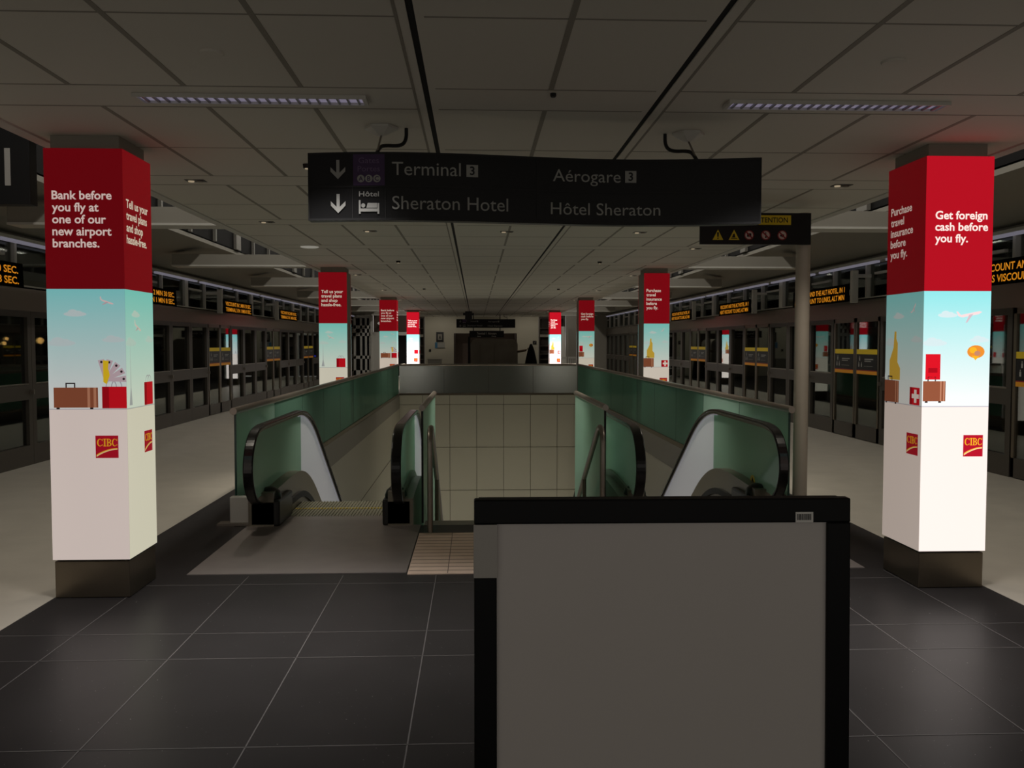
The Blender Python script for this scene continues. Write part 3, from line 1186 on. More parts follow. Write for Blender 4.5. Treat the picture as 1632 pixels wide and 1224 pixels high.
    for i, row in enumerate(rows):
        put_text(tx, row, .045 if kind != 'cash' else .068, zt - sp * i, .050, A['text'], lambda u, z: put(u, z, .0015), 0.022, stretch=1.09 if kind == 'cash' else 1.02)
    lt = tx.build('headline', o)
    lt.color = (*glow, 1)
    lg = MB()
    serif_logo(lg, logo_u, .885 if logo_u < .29 else .865, .14, .14, put)
    lo = lg.build('bank_logo', o)
    lo.color = (*glow, 1)
    return o


def pillar(label, x0, y0, faces):
    """faces: list of (rotation, kind, glow)"""
    t = thing('advertising_pillar', label, 'pillar', (x0 + PW / 2, y0 + PW / 2, 0), group='lit advertising pillars along the hall')
    h = PW / 2
    bx(-h + .03, h - .03, -h + .03, h - .03, 0.001, CZ - .001, M['greypaint']).build('column', t)
    m = MB()
    m.box(-h + .008, h - .008, -h + .008, h - .008, 0.002, ZBOT - .012, M['steeldark'])
    m.build('plinth', t, bevel=.004)
    bx(-h + .002, h - .002, -h + .002, h - .002, ZBOT, ZT, M['greypaint']).build('light_box', t)
    if x0 > 0:
        t.scale = (.93, 1.10, 1)
    for rz, kind, glow in faces:
        advert(kind, t, rz, glow, .278 if x0 < 0 else .30)
    return t


R_, B_, L_ = pi / 2, pi, -pi / 2
dimw = (.52, .47, .45)
pillar('near left lit pillar, its front inviting you to bank before you fly', -2.645, 5.63,
       [(0, 'bank', (.50, .455, .44)), (R_, 'plans', (.54, .56, .45)), (B_, 'cash', dimw), (L_, 'insure', dimw)])
pillar('near right lit pillar, its bright front about foreign cash', 2.865, 5.66,
       [(0, 'cash', (1.05, 1.0, .985)), (L_, 'insure', (.34, .305, .28)), (B_, 'bank', dimw), (R_, 'plans', dimw)])
pillar('second lit pillar on the left, headline about travel plans, grey inner side', -2.645, 15.2,
       [(0, 'plans', (.50, .51, .43)), (B_, 'bank', dimw)])
pillar('second lit pillar on the right, headline about travel insurance, grey inner side', 2.86, 15.2,
       [(0, 'insure', (.52, .50, .44)), (B_, 'cash', dimw)])
pillar('third lit pillar on the left, headline about banking, with a lit inner side', -2.66, 24.85,
       [(0, 'bank', (.50, .46, .40)), (R_, 'plans', (.70, .68, .62)), (B_, 'cash', dimw)])
pillar('third lit pillar on the right, small headline about foreign cash', 2.86, 24.85,
       [(0, 'cash', (.46, .45, .38)), (B_, 'insure', dimw)])
pillar('farthest lit pillar on the left, very bright, headline about travel plans', -2.66, 34.6,
       [(0, 'plans', (1.7, 1.6, 1.6)), (R_, 'bank', dimw)])
pillar('farthest lit pillar on the right, very bright, headline about travel insurance', 2.86, 34.6,
       [(0, 'insure', (1.7, 1.6, 1.55)), (L_, 'cash', dimw)])


# ------------------------------------------------------------------ overhead wayfinding sign (wavy)
def wave(x):
    return -0.01 - 0.075 * cos(2 * pi * (x + 0.45) / 2.7)


def soft(p):
    for _ in range(2):
        q = [p[0]]
        for a, b in zip(p, p[1:]):
            q.append(tuple(x * .75 + y * .25 for x, y in zip(a, b)))
            q.append(tuple(x * .25 + y * .75 for x, y in zip(a, b)))
        p = q + [p[-1]]
    return p


def overhead_sign(label, loc):
    t = thing('overhead_sign', label, 'sign', loc)
    X0, X1, ZA, ZC, ZD = -0.94, 1.65, -0.38, -0.192, 0.0     # z from the sign's top
    th = 0.035
    n = 36
    xs = [X0 + (X1 - X0) * i / n for i in range(n + 1)]
    m = MB()
    for a, b in zip(xs, xs[1:]):
        ya, yb = wave(a), wave(b)
        for s in (-1, 1):
            m.face([(a, ya + s * th, ZA), (b, yb + s * th, ZA), (b, yb + s * th, ZD), (a, ya + s * th, ZD)], M['signblack'])
        for z in (ZA, ZD):
            m.face([(a, ya - th, z), (b, yb - th, z), (b, yb + th, z), (a, ya + th, z)], M['signblack'])
    for a in (X0, X1):
        ya = wave(a)
        m.face([(a, ya - th, ZA), (a, ya + th, ZA), (a, ya + th, ZD), (a, ya - th, ZD)], M['signblack'])
    m.build('sign_body', t)
    m = MB()
    def bar(x0, x1, z0, z1, mt, d=.004):
        k = max(1, int((x1 - x0) / .08))
        for i in range(k):
            a, b = x0 + (x1 - x0) * i / k, x0 + (x1 - x0) * (i + 1) / k
            m.face([(a, wave(a) - th - d, z0), (b, wave(b) - th - d, z0), (b, wave(b) - th - d, z1), (a, wave(a) - th - d, z1)], mt)
    bar(X0, X1, ZC - .004, ZC + .004, M['black'])
    bar(X0, X1, ZA, ZA + .012, M['black'])
    bar(X0, X1, ZD - .012, ZD, M['black'])
    for x in (-.69, -.505, .355):
        bar(x - .003, x + .003, ZA, ZD, M['black'])
    for x in (X0 - .004, X1 - .004):
        bar(x, x + .008, ZA, ZD, M['black'])
    m.build('sign_trim', t)
    m = MB()
    bar(-.686, -.509, ZC + .006, ZD - .012, M['signpurple'], .003)
    m.build('purple_panel', t)
    m = MB()
    P = lambda u, z: (u, wave(u) - th - .005, z)
    def poly(pts, mt, d=0.0):
        m.face([(a, wave(a) - th - .005 - d, b) for a, b in pts], mt)
    for zc in (-.095, -.285):
        cx = -.772
        m = MB()
        poly([(cx - .009, zc + .052), (cx - .009, zc - .04), (cx + .009, zc - .04), (cx + .009, zc + .052)], M['signwhite'])
        poly([(cx, zc - .055), (cx + .042, zc - .012), (cx + .042, zc + .012), (cx, zc - .028)], M['signwhite'], .0005)
        poly([(cx, zc - .055), (cx, zc - .028), (cx - .042, zc + .012), (cx - .042, zc - .012)], M['signwhite'], .0005)
        m.build('arrow', t)
    m = MB()
    put_text(m, 'Terminal', -.467, -.128, .073, M['signwhite'], P, .0, .385)
    m.build('lettering', t)
    m = MB()
    put_text(m, 'Aérogare', .449, -.135, .068, M['signwhite'], P, .0, .40)
    m.build('lettering', t)
    m = MB()
    put_text(m, 'Sheraton Hotel', -.467, -.318, .073, M['signwhite'], P, .0, .655)
    m.build('lettering', t)
    m = MB()
    put_text(m, 'Hôtel Sheraton', .437, -.325, .068, M['signwhite'], P, .0, .645)
    m.build('lettering', t)
    for x0, z0 in ((-.05, -.13), (.875, -.135)):
        m = MB()
        poly([(x0, z0), (x0 + .066, z0), (x0 + .066, z0 + .068), (x0, z0 + .068)], M['signwhite'])
        put_text(m, '3', x0 + .033, z0 + .012, .046, M['signblack'], lambda u, z: (u, wave(u) - th - .0065, z), .02, align='C')
        m.build('terminal_number', t)
    m = MB()
    put_text(m, 'Gates', -.5975, -.062, .030, M['signpurpletext'], P, .0, .115, 'C')
    put_text(m, 'Portes', -.5975, -.108, .030, M['signpurpletext'], P, .0, .125, 'C')
    m.build('lettering', t)
    for k, ch in enumerate('ABC'):
        m = MB()
        cx = -.6425 + .045 * k
        poly([(cx + .021 * cos(a * pi / 8), -.148 + .021 * sin(a * pi / 8)) for a in range(16)], M['signwhite'])
        put_text(m, ch, cx, -.160, .024, M['signpurple'], lambda u, z: (u, wave(u) - th - .0065, z), .02, align='C')
        m.build('gate_letter', t)
    m = MB()
    put_text(m, 'Hôtel', -.5975, -.247, .027, M['signwhite'], P, .008, .112, 'C')
    m.build('lettering', t)
    m = MB()
    poly([(-.655, -.345), (-.645, -.345), (-.645, -.268), (-.655, -.268)], M['signwhite'])
    poly([(-.550, -.345), (-.540, -.345), (-.540, -.285), (-.550, -.285)], M['signwhite'])
    poly([(-.655, -.332), (-.540, -.332), (-.540, -.315), (-.655, -.315)], M['signwhite'], .0005)
    poly([(-.612, -.311), (-.552, -.311), (-.552, -.284), (-.605, -.284)], M['signwhite'], .0005)
    poly([(-.630 + .012 * cos(a * pi / 6), -.298 + .012 * sin(a * pi / 6)) for a in range(12)], M['signwhite'], .0005)
    m.build('bed_pictogram', t)
    # hangers: hexagon plate, rod, bent conduit
    ztop = CZ - loc[2]
    for hx, cx, dy in ((-.556, -.41, .17), (1.30, 1.16, .25)):
        m = MB()
        m.lathe([(.10, -.001), (.10, -.016), (.03, -.05), (.012, -.055)], (hx, dy, ztop), M['white'], 6)
        hg = m.build('ceiling_mount', t)
        m = MB()
        m.tube([(hx, dy, ztop - .05), (hx, wave(hx), .0)], .006, M['steel'], 8)
        m.build('hanger_rod', t)
        m = MB()
        m.tube(soft([(cx, dy + .02, ztop - .002), (cx, dy + .02, ztop - .06), (cx - .015 * (1 if hx < cx else -1), dy, ztop - .10), (cx - .05 * (1 if hx < cx else -1), dy - .03, ztop - .118),
                (hx + .03 * (1 if hx < cx else -1), dy - .08, ztop - .125), (hx, dy - .1, ztop - .14), (hx, wave(hx), -.001)]), .011, M['black'], 10)
        m.build('cable_conduit', t, smooth=True)
    return t


overhead_sign('wavy black overhead sign with arrows to the terminal and a hotel', (0, 5.2, 2.672))
s2 = overhead_sign('far black overhead sign hanging near the end wall above the dark doorway', (.10, 39.5, 2.66))

# warning sign on its pole
t = thing('warning_sign', 'black warning sign with yellow heading and pictograms on a pale pole', 'sign', (3.065, 8.2, 0))
m = MB()
m.tube([(0, 0.07, .001), (0, .07, 1.4), (0, .07, 2.81)], .066, M['pole'], 20)
m.build('pole', t, smooth=True)
bx(-1.0, .035, -.03, .0, 2.51, 2.80, M['signblack']).build('sign_panel', t, bevel=.003)
m = MB()
P = lambda u, z, d=0: (u, -.032 - d, z)
def poly(pts, mt, d=0.0):
    m.face([P(a, b, d) for a, b in pts], mt)
poly([(-.78, 2.69), (-.155, 2.69), (-.155, 2.778), (-.78, 2.778)], M['signyellow'])
put_text(m, 'ATTENTION', -.185, 2.712, .045, M['signblack'], lambda u, z: P(u, z, .001), .015, .33, 'R')
for k, cx in enumerate((-.835, -.685, -.545, -.39, -.235)):
    cz = 2.595
    if k < 2:
        poly([(cx - .05, cz - .045), (cx + .05, cz - .045), (cx, cz + .05)], M['signyellow'])
        if k == 0:
            poly([(cx - .006, cz - .018), (cx + .006, cz - .018), (cx + .008, cz + .025), (cx - .008, cz + .025)], M['signblack'], .001)
            poly([(cx - .006, cz - .036), (cx + .006, cz - .036), (cx + .006, cz - .025), (cx - .006, cz - .025)], M['signblack'], .001)
        else:
            poly([(cx - .03, cz - .034), (cx + .03, cz - .034), (cx + .03, cz - .026), (cx - .03, cz - .026)], M['signblack'], .001)
            poly([(cx - .02, cz - .022), (cx + .012, cz - .022), (cx + .004, cz + .015), (cx - .008, cz + .01)], M['signblack'], .001)
    else:
        n = 20
        poly([(cx + .045 * cos(2 * pi * a / n), cz + .045 * sin(2 * pi * a / n)) for a in range(n)], M['signred'])
        poly([(cx + .036 * cos(2 * pi * a / n), cz + .036 * sin(2 * pi * a / n)) for a in range(n)], M['signpink'], .001)
        if k == 2:
            poly([(cx - .02, cz - .016), (cx + .02, cz - .016), (cx + .02, cz + .016), (cx - .02, cz + .016)], M['signblack'], .002)
        elif k == 3:
            poly([(cx - .006, cz - .026), (cx + .008, cz - .026), (cx + .004, cz + .016), (cx - .004, cz + .016)], M['signblack'], .002)
            poly([(cx - .007, cz + .018), (cx + .007, cz + .018), (cx, cz + .03)], M['signblack'], .002)
        else:
            poly([(cx - .024, cz - .008), (cx + .012, cz - .02), (cx + .018, cz + .004), (cx - .012, cz + .016)], M['signblack'], .002)
        poly([(cx - .031, cz + .022), (cx - .022, cz + .031), (cx + .031, cz - .022), (cx + .022, cz - .031)], M['signred'], .003)
m.build('pictograms', t)

# black hanging sign cut off at the upper left
t = thing('hanging_sign', 'black hanging sign with large pale letters at the upper left edge', 'sign', (-3.0, 6.2, 2.53))
bx(-1.6, .02, -.05, .05, .0, .58, M['signblack']).build('sign_panel', t, bevel=.003)
m = MB()
put_text(m, 'ól', -.105, .12, .255, M['signwhite'], lambda u, z: (u, -.053, z), -.01, .36, 'R')
m.build('lettering', t)
m = MB()
for x in (-1.3, -.3):
    m.tube([(x, 0, .58), (x, 0, 2.47)], .012, M['black'], 8)
m.build('hanger_rod', t)

# ------------------------------------------------------------------ LED information displays
def display(label, sg, x, ya, yb, rows):
    """hangs from the screen wall head, faces the hall"""
    t = thing('information_display', label, 'display', (x, (ya + yb) / 2, 2.27), group='amber text displays above the platform doors')
    L = yb - ya
    h = L / 2
    tilt = .06
    m = MB()
    xf, xb = 0.0, sg * .12
    m.prism([(xf, 0.0), (xb, 0.02), (xb, .30), (xf - sg * tilt * -.2, .29)], 'y', -h, h, M['case'])
    m.build('casing', t)
    m = MB()
    put = lambda u, z: (-sg * .004 + sg * tilt * .2 * z / .29, (u - h) if sg < 0 else (h - u), z)
    for i, row in enumerate(rows):
        m = MB()
        put_text(m, row, L * .5, .163 - .125 * i, 0.082, M['amber'], put, .018, L * .90, 'C')
        m.build('led_text', t)
    m = MB()
    yb_ = -h - .14
    wx = (PL if sg < 0 else PR) - x
    m.box(min(sg * .02, sg * .12), max(sg * .02, sg * .12), yb_, yb_ + .10, -.02, .50, M['white'])
    m.box(min(sg * .121, wx - sg * .001), max(sg * .121, wx - sg * .001), yb_ + .03, yb_ + .07, .38, .44, M['white'])
    m.box(min(sg * .03, sg * .09), max(sg * .03, sg * .09), yb_ + .05, -h + .01, .10, .20, M['white'])
    m.build('bracket', t, bevel=.01)
    return t


RT = ['VISCOUNT AND THE ALT HOTEL, IN 1', 'NEXT VISCOUNT TO LINKS, ALT MIN']
LT = ['VISCOUNT IN 2 MIN 30 SEC.', 'TERMINAL 3 IN 1 MIN 8 SEC.']
pos = ['nearest', 'second', 'third', 'fourth']
for k, (a, b) in enumerate(((8.6, 11.1), (14.2, 16.65), (19.75, 22.2), (25.3, 27.75))):
    display('%s amber text display above the left platform doors' % pos[k], -1, -5.48, a, b, LT)
for k, (a, b) in enumerate(((8.05, 10.55), (14.25, 16.75), (19.4, 21.9), (24.8, 27.3))):
    display('%s amber text display above the right platform doors' % pos[k], 1, 6.02, a, b, RT if k else [RT[0], 'THIS VISCOUNT VIA LINKS, ALT MIN'])

# ------------------------------------------------------------------ ceiling fittings
for lb, x, y in (('left louvered ceiling light above the overhead sign', -1.16, 4.76), ('right louvered ceiling light above the overhead sign', 1.93, 4.76)):
    t = thing('ceiling_light', lb, 'ceiling light', (x, y, CZ))
    m = MB()
    h = .575
    m.box(-h - .02, h + .02, -.07, -.058, -.02, -.0005, M['white'])
    m.box(-h - .02, h + .02, .058, .07, -.02, -.0005, M['white'])
    m.box(-h - .02, -h, -.058, .058, -.02, -.0005, M['white'])
    m.box(h, h + .02, -.058, .058, -.02, -.0005, M['white'])
    m.build('housing', t)
    bx(-h, h, -.056, .056, -.006, -.001, M['louver']).build('tube_lamp', t)
    m = MB()
    for k in range(22):
        xx = -h + (k + .5) * 2 * h / 22
        m.prism([(-.054, -.018), (.054, -.018), (.054, -.007), (-.054, -.007)], 'x', xx - .005, xx + .005, M['louverfin'])
    m.build('louver', t)
    l = bpy.data.lights.new('tube_light', 'AREA')
    l.shape = 'RECTANGLE'
    l.size, l.size_y = 1.1, .1
    l.energy = 20
    l.spread = radians(80)
    l.color = (1, .95, .93)
    o = bpy.data.objects.new('tube_light', l)
    COL.objects.link(o)
    o.parent = t
    o.location = (0, 0, -.025)


def twin_spot(label, x, y, e, lit=True):
    t = thing('recessed_downlight', label, 'downlight', (x, y, CZ), group='recessed twin downlights')
    m = MB()
    m.box(-.075, .075, -.05, .05, -.004, -.0005, M['plastic'])
    m.build('trim_plate', t)
    m = MB()
    for d in (-.035, .035):
        m.lathe([(.024, -.012), (.024, -.0045)], (d, 0, 0), M['spot_lamp'] if d < 0 else M['steel'], 12)
    m.build('lamp', t)
    if e:
        spot((0, 0, -.03), e, parent=t)
    return t


for lb, x in (('added downlight over the top of the left escalator, seen under the overhead sign', -1.2), ('added downlight over the top of the right escalator, seen under the overhead sign', 1.9), ('added downlight over the head of the stairs, seen under the overhead sign', .36)):
    t = twin_spot(lb, x, 10.3, 0)  # downlights added to brighten the escalator glass and steps
    spot((0, 0, -.03), 130, size=radians(82), parent=t)
for lb, x in (('added wall washing downlight before the end wall, on the left', -1.7), ('added wall washing downlight before the end wall, on the right', 2.6)):
    t = twin_spot(lb, x, 41.0, 0)  # pair added to brighten the end wall
    sp = spot((0, 0, -.03), 38, size=radians(140), parent=t)
    sp.rotation_euler = (radians(35), 0, 0)
k = 0
for y in (7.18, 9.58, 12.0, 16.82, 21.6, 26.5, 31.3, 36.1):
    k += 1
    far = ['nearest', 'second', 'third', 'fourth', 'fifth', 'sixth', 'seventh', 'last'][k - 1]
    if y != 12.0:
        twin_spot('%s twin downlight of the row along the left ceiling edge' % far, -2.2, y, 30 if y < 25 else 105)
    else:
        m = MB()
        m.lathe([(.11, -.012), (.12, -.006), (.12, -.0005)], (0, 0, 0), M['disc_lamp'], 24)
        tag(m.build('disc_light', None, (-2.2, y, CZ)), 'round white disc light in the left ceiling row', 'ceiling light')
    twin_spot('%s twin downlight of the row along the right ceiling edge' % far, 2.97, y, 30 if y < 25 else 105)
for i, (x, y) in enumerate(((-1.2, 6.5), (-1.2, 14.0), (-1.2, 21.0), (1.95, 14.0), (1.95, 21.0))):
    lb = ['small spotlight at the left end of the overhead sign', 'small added spotlight over the left escalator slope', 'small added spotlight over the far left of the well',
          'small added spotlight over the right escalator slope', 'small added spotlight over the far right of the well'][i]
    t = thing('spotlight', lb, 'spotlight', (x, y, CZ))
    m = MB()
    m.lathe([(.03, -.03), (.035, -.001)], (0, 0, 0), M['plastic'], 12)
    m.build('housing', t)
    m = MB()
    m.lathe([(.02, -.034), (.02, -.0305)], (0, 0, 0), M['spot_lamp'], 12)
    m.build('lamp', t)
    if y > 10:
        spot((0, 0, -.05), 40, size=radians(100), parent=t)  # the spotlights over the well are added to light it
for lb, x in (('round flush speaker in the ceiling at upper left', -1.16), ('round flush speaker in the ceiling at upper right', 1.90)):
    m = MB()
    m.lathe([(.03, -.012), (.05, -.010), (.055, -.0005)], (0, 0, 0), M['ceil'], 20)
    tag(m.build('ceiling_speaker', None, (x, 4.04, CZ)), lb, 'speaker')
m = MB()
m.lathe([(.012, -.02), (.016, -.012), (.016, -.0005)], (0, 0, 0), M['plastic'], 12)
tag(m.build('ceiling_sensor', None, (.40, 4.62, CZ)), 'tiny black sensor on the ceiling above the overhead sign', 'sensor')

# ------------------------------------------------------------------ poster stand in the foreground
t = thing('poster_stand', 'empty grey poster board in a black frame standing in the foreground', 'poster stand', (.40, 1.885, 0), rz=radians(-.6))
LEAN = radians(1.6)
HT = 1.268


def lean(mb, sg, y0):
    for i, (x, y, z) in enumerate(mb.v):
        mb.v[i] = (x, y + y0 + sg * (z - HT) * math.tan(LEAN), z)
    return mb


hw = .404
for s in (-1, 1):
    m = MB()
    x0, x1 = (-hw, -hw + .048) if s < 0 else (hw - .050, hw)
    m.box(x0, x1, -.014, .014, .02, HT - .052, M['standblack'])
    lean(m, 1, 0).build('side_frame', t, bevel=.003)
m = lean(bx(-hw, hw, -.014, .014, HT - .052, HT, M['standblack']), 1, 0)
m.build('top_frame', t, bevel=.003)
m = lean(bx(-hw + .045, hw - .045, -.014, .014, .34, .39, M['standblack']), 1, 0)
m.build('bottom_frame', t, bevel=.003)
m = lean(bx(-hw + .047, hw - .049, -.004, .006, .39, HT - .052, M['board']), 1, 0)
m.build('poster_board', t)
m = MB()
m.box(-hw - .001, -hw + .049, -.0165, .0, HT - .165, HT - .0525, M['standgrey'])
g = lean(m, 1, 0).build('corner_patch', t)
g['label'] = 'pale grey strip at the upper left of the black frame'
m = MB()
m.box(.284, .322, -.0155, -.0145, HT - .051, HT - .029, M['paper'])
x = .287
random.seed(3)
while x < .317:
    w_ = random.choice((.0006, .001, .0014))
    m.box(x, x + w_, -.0160, -.0154, HT - .046, HT - .033, M['ink'])
    x += w_ + random.choice((.0007, .0012))
lean(m, 1, 0).build('barcode_label', t)
# back leaf of the A-frame
LEAN2 = radians(9)
m = MB()
m.box(-hw + .02, -hw + .065, -.012, .012, .0, HT - .012, M['standblack'])
m.box(hw - .065, hw - .02, -.012, .012, .0, HT - .012, M['standblack'])
m.box(-hw + .02, hw - .02, -.012, .012, HT - .06, HT - .012, M['standblack'])
m.box(-hw + .06, hw - .06, -.012, .012, .34, .39, M['standblack'])
m.box(-hw + .06, hw - .06, -.003, .005, .39, HT - .045, M['board'])
for i, (x, y, z) in enumerate(m.v):
    m.v[i] = (x, y + .05 - (z - HT) * math.tan(LEAN2), z)
m.build('back_leaf', t)
m = MB()
m.box(-hw + .01, hw - .01, 0.012, .045, HT - .02, HT - .004, M['standblack'])
m.build('hinge', t)

# ------------------------------------------------------------------ far end of the hall
w = MB()
w.box(-2.45, -1.05, YE, YE + .2, 0, 3.0, M['cream'])
w.box(2.0, 3.05, YE, YE + .2, 0, 3.0, M['cream'])
w.box(-1.05, 2.0, YE, YE + .2, 2.08, 3.0, M['cream'])
w.box(-4.9, -3.2, YE, YE + .2, 2.14, 5.0, M['brown'])
w.box(-10.1, -6.1, YE, YE + .2, -1.1, 5.0, M['dark'])
w.box(-6.1, -4.95, YE, YE + .2, 0, 5.0, M['greypaint'])
w.box(-3.2, -2.45, YE + .4, YE + .5, 0, 5.0, M['wood'])
w.box(-4.95, -3.2, YE + .6, YE + .7, 0, 2.2, M['black'])
w.box(3.05, 4.4, YE + .4, YE + .5, 0, 5.0, M['wood'])
w.box(4.4, 10.7, YE, YE + .2, -1.1, 5.0, M['greypaint'])
w.box(-1.05, 2.0, YE + 1.4, YE + 1.5, 0, 2.1, M['brown'])
w.box(-1.05, -1.0, YE + .2, YE + 1.4, 0, 2.1, M['brown'])
w.box(1.95, 2.0, YE + .2, YE + 1.4, 0, 2.1, M['brown'])
w.box(-2.45, 3.05, YE, YE + .2, 3.0, 5.0, M['dark'])
struct(w, 'wall_back')
w = MB()
w.box(-4.95, -3.2, YE - .06, YE + .05, 1.98, 2.14, M['white'])
w.box(-5.0, -4.62, YE - .06, YE + .05, 0, 1.98, M['white'])
w.box(-3.3, -3.2, YE - .06, YE + .05, 0, 1.98, M['white'])
w.box(-5.05, -4.95, YE - .1, YE + .05, 0, 2.9, M['white'])
struct(w, 'door_far_left')
w = MB()
w.box(-5.85, -5.05, YE - .05, YE + .02, 0, .3, M['white'])
for x in (-5.85, -5.55, -5.32, -5.12):
    w.box(x, x + .1, YE - .05, YE + .02, 0, 2.8, M['white'])
for z in (.85, 1.95, 2.3, 2.8):
    w.box(-5.85, -5.05, YE - .05, YE + .02, z, z + .15, M['white'])
w.box(-5.85, -5.05, YE - .02, YE + .0, .3, 2.8, M['darkglaze'])
struct(w, 'window_far_left')
m = MB()
m.lathe([(.03, -.08), (.10, -.05), (.14, 0), (.10, .05), (.03, .08)], (0, 0, 0), M['disc_lamp'], 14)
m.box(-.015, .015, 0, .4, -.015, .015, M['black'])
tag(m.build('wall_lamp', None, (-4.55, YE - .3, 2.55)), 'pale glowing round lamp high on the far left end wall', 'lamp')
m = MB()
m.box(-.03, .03, -.02, .02, -.03, .03, M['blue_lamp'])
m.box(-.03, .03, .02, .45, -.008, .008, M['black'])
tag(m.build('indicator_lamp', None, (-4.05, YE + .15, .98)), 'tiny blue indicator light inside the dark far left doorway', 'lamp')


def shelves(label, x0, x1):
    t = thing('shelving_unit', label, 'shelf', ((x0 + x1) / 2, YE + .2, 0))
    h = (x1 - x0) / 2
    for s in (-1, 1):
        m = MB()
        m.box(s * h - .03, s * h + .03, -.15, .15, 0, 2.85, M['frame'])
        m.build('upright', t)
    for z in (.2, .5, .8, 1.05, 1.45, 1.9, 2.3, 2.8):
        m = MB()
        m.box(-h + .03, h - .03, -.15, .15, z, z + (.12 if z == 1.9 else .035), M['frame'] if z != 1.9 else M['greypaint'])
        m.build('shelf_board', t)
    return t


shelves('dark shelving bay in the end wall left of the clock frame', -3.15, -2.5)
shelves('dark shelving bay in the end wall right of the wall switch', 3.1, 4.3)
m = MB()
m.prism([(-.12, 0), (.12, 0), (.02, 2.4), (-.14, 2.4)], 'y', -.05, .05, M['white'])
tag(m.build('leaning_board', None, (4.25, YE - .5, 0)), 'tall white panel leaning by the right shelving at the far end', 'panel')
for i in range(3):
    t = thing('white_chair', ['white chair by the far right shelving, left one', 'white chair by the far right shelving, middle one', 'white chair by the far right shelving, right one'][i], 'chair', (3.55 + .42 * i, 40.2 + .1 * i, 0), group='white chairs at the far end')
    bx(-.18, .18, -.18, .18, .43, .46, M['white']).build('seat', t)
    m = MB()
    for x in (-.15, -.05, .05, .15):
        m.box(x - .015, x + .015, .15, .18, .46, .95, M['white'])
    m.box(-.18, .18, .15, .18, .90, .98, M['white'])
    m.build('backrest', t)
    for x, y in ((-.16, -.16), (.16, -.16), (-.16, .16), (.16, .16)):
        bx(x - .015, x + .015, y - .015, y + .015, 0, .43, M['white']).build('leg', t)
# framed notice, leaflet, switch, box
t = thing('wall_frame', 'square dark frame with a pale picture on the far end wall', 'picture frame', (-1.72, YE - .02, 1.9))
m = MB()
m.box(-.18, .18, -.02, .018, -.24, .24, M['plastic'])
m.build('frame', t)
m = MB()
m.box(-.10, .10, -.024, -.021, -.14, .14, M['greypaint'])
m.prism([(-.06, -.1), (0, .1), (.06, -.1), (.02, -.1), (0, -.02), (-.02, -.1)], 'y', -.027, -.0245, M['ink'])
m.build('picture', t)
m = MB()
m.box(-.24, .24, -.015, .015, -.14, .14, M['signwhite'])
m.box(-.24, -.12, -.018, -.0155, -.14, .14, M['blue'])
m.box(-.12, .24, -.018, -.0155, -.14, -.12, M['ink'])
tag(m.build('notice', None, (-1.72, YE - .018, 1.5)), 'white notice with a blue edge under the dark frame on the end wall', 'notice')
m = MB()
m.box(-.09, .09, -.02, .018, -.09, .09, M['plastic'])
m.prism([(-.05, -.05), (-.03, -.05), (.05, .05), (.03, .05)], 'y', -.023, -.0205, M['greypaint'])
tag(m.build('wall_sign', None, (2.86, YE - .02, 1.63)), 'small square dark sign on the far wall above the black cone', 'sign')
m = MB()
m.box(-.05, .05, -.02, .018, -.06, .06, M['plastic'])
tag(m.build('wall_switch', None, (-2.2, YE - .02, 1.25)), 'small dark switch on the end wall below and left of the frame', 'switch')
m = MB()
m.box(-.32, .32, -.2, .2, 0, .82, M['greybox'])
m.box(-.34, .34, -.22, .22, .82, .86, M['greypaint'])
tag(m.build('grey_cabinet', None, (-1.95, YE - .6, 0)), 'low grey cabinet against the far end wall under the notice', 'cabinet')
# rounded dark enclosure with the sign over it
t = thing('elevator', 'dark grey rounded lift enclosure in the doorway at the far end', 'elevator', (.85, 40.9, 0))
def rr(w_, h_, r_):
    p = [(-w_, 0), (w_, 0)]
    for i in range(7):
        a = pi / 2 * i / 6
        p.append((w_ - r_ + r_ * cos(a), h_ - r_ + r_ * sin(a)))
    for i in range(7):
        a = pi / 2 + pi / 2 * i / 6
        p.append((-w_ + r_ + r_ * cos(a), h_ - r_ + r_ * sin(a)))
    return p
m = MB()
m.prism(rr(1.08, 1.80, .28), 'y', 0, 1.6, M['darkgrey'])
m.build('cab', t)
for s in (-1, 1):
    m = MB()
    m.box(min(s * .01, s * .62), max(s * .01, s * .62), -.03, -.001, .02, 1.6, M['darkgrey'])
    m.build('door_leaf', t, bevel=.008)
bx(-1.2, -1.09, .0, .1, 0, 1.9, M['black']).build('side_post', t)
t = thing('direction_sign', 'small black sign with white terminal lettering over the far lift', 'sign', (.50, 40.3, 1.86))
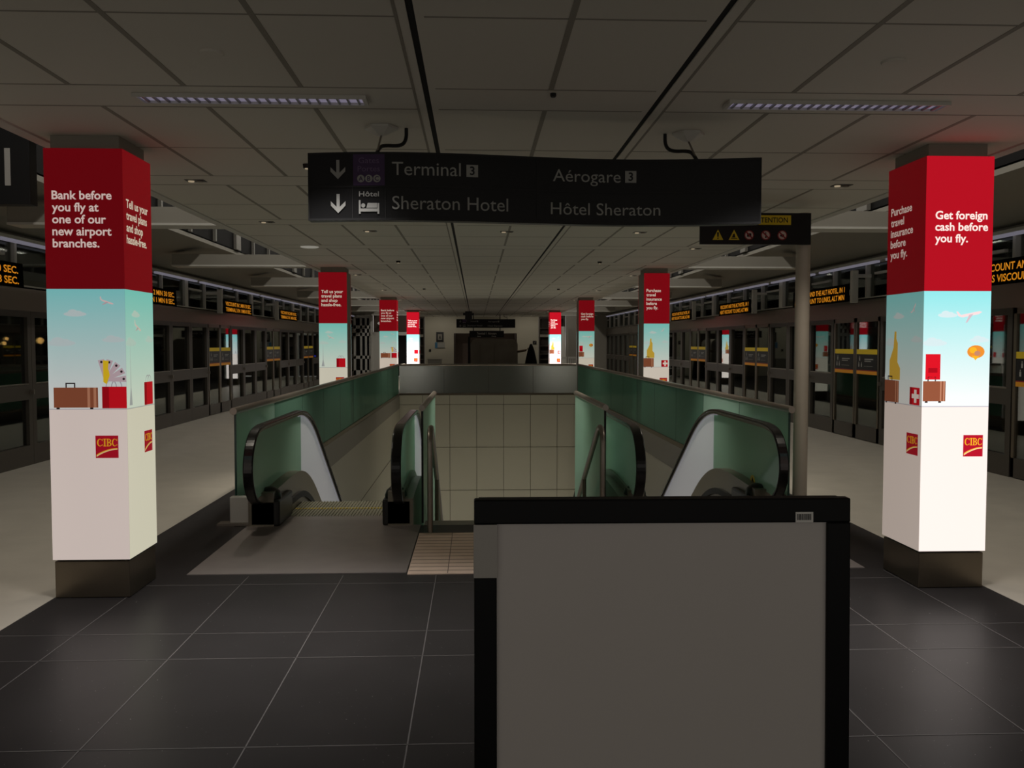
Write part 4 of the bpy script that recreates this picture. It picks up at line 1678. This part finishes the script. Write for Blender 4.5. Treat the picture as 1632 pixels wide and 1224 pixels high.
bx(-.78, .78, -.05, .05, 0, .30, M['signblack']).build('sign_panel', t)
m = MB()
put_text(m, 'Terminal 1  Aérogare', 0, .13, .10, M['paper'], lambda u, z: (u, -.053, z), .02, .88, 'C')
put_text(m, 'Gates', -.43, .03, .05, M['paper'], lambda u, z: (u, -.053, z), .02)
put_text(m, 'Portes', .23, .03, .05, M['paper'], lambda u, z: (u, -.053, z), .02)
m.build('lettering', t)
m = MB()
for x in (-.6, .6):
    m.box(x - .02, x + .02, -.02, .02, .30, CZ - 1.86 - .0005, M['black'])
m.build('hanger_rod', t)
m = MB()
m.box(-.14, .14, -.1, .1, -.34, -.0005, M['plastic'])
m.box(-.22, .22, -.14, .14, -.16, -.06, M['plastic'])
m.lathe([(.06, -.44), (.09, -.42), (.09, -.34)], (0, 0, 0), M['plastic'], 14)
tag(m.build('ceiling_camera', None, (-.28, 36.0, CZ)), 'dark camera housing hanging from the ceiling before the far sign', 'camera')
# draped cone stand with strap
t = thing('draped_stand', 'black cone-shaped draped stand right of the far lift', 'stand', (2.52, 40.5, 0))
m = MB()
m.lathe([(.34, .001), (.32, .3), (.26, .8), (.16, 1.25), (.09, 1.45), (.06, 1.54), (.02, 1.57)], (0, 0, 0), M['cloth'], 18)
m.build('drape', t, smooth=True)
m = MB()
m.tube([(-.62, .1, 1.22), (-.45, .05, 1.24), (-.25, 0, 1.28), (-.12, 0, 1.36)], .055, M['skin'], 10, 1, .8)
m.build('strap', t, smooth=True)
# dim shapes standing behind the far glass
m = MB()
m.box(-.43, .43, -.2, .2, 0, .72, M['plastic'])
m.box(-.40, .40, -.18, .18, .72, .76, M['greybox'])
tag(m.build('waste_bin', None, (-.8, 29.3, 0)), 'dark low bin standing behind the far frosted glass, on the left', 'bin')
m = MB()
m.box(-.22, .22, -.18, .18, 0, .70, M['brown'])
m.box(-.24, .24, -.2, .2, .70, .73, M['brown'])
tag(m.build('brown_box', None, (1.6, 29.4, 0)), 'brown box standing behind the far frosted glass, on the right', 'box')
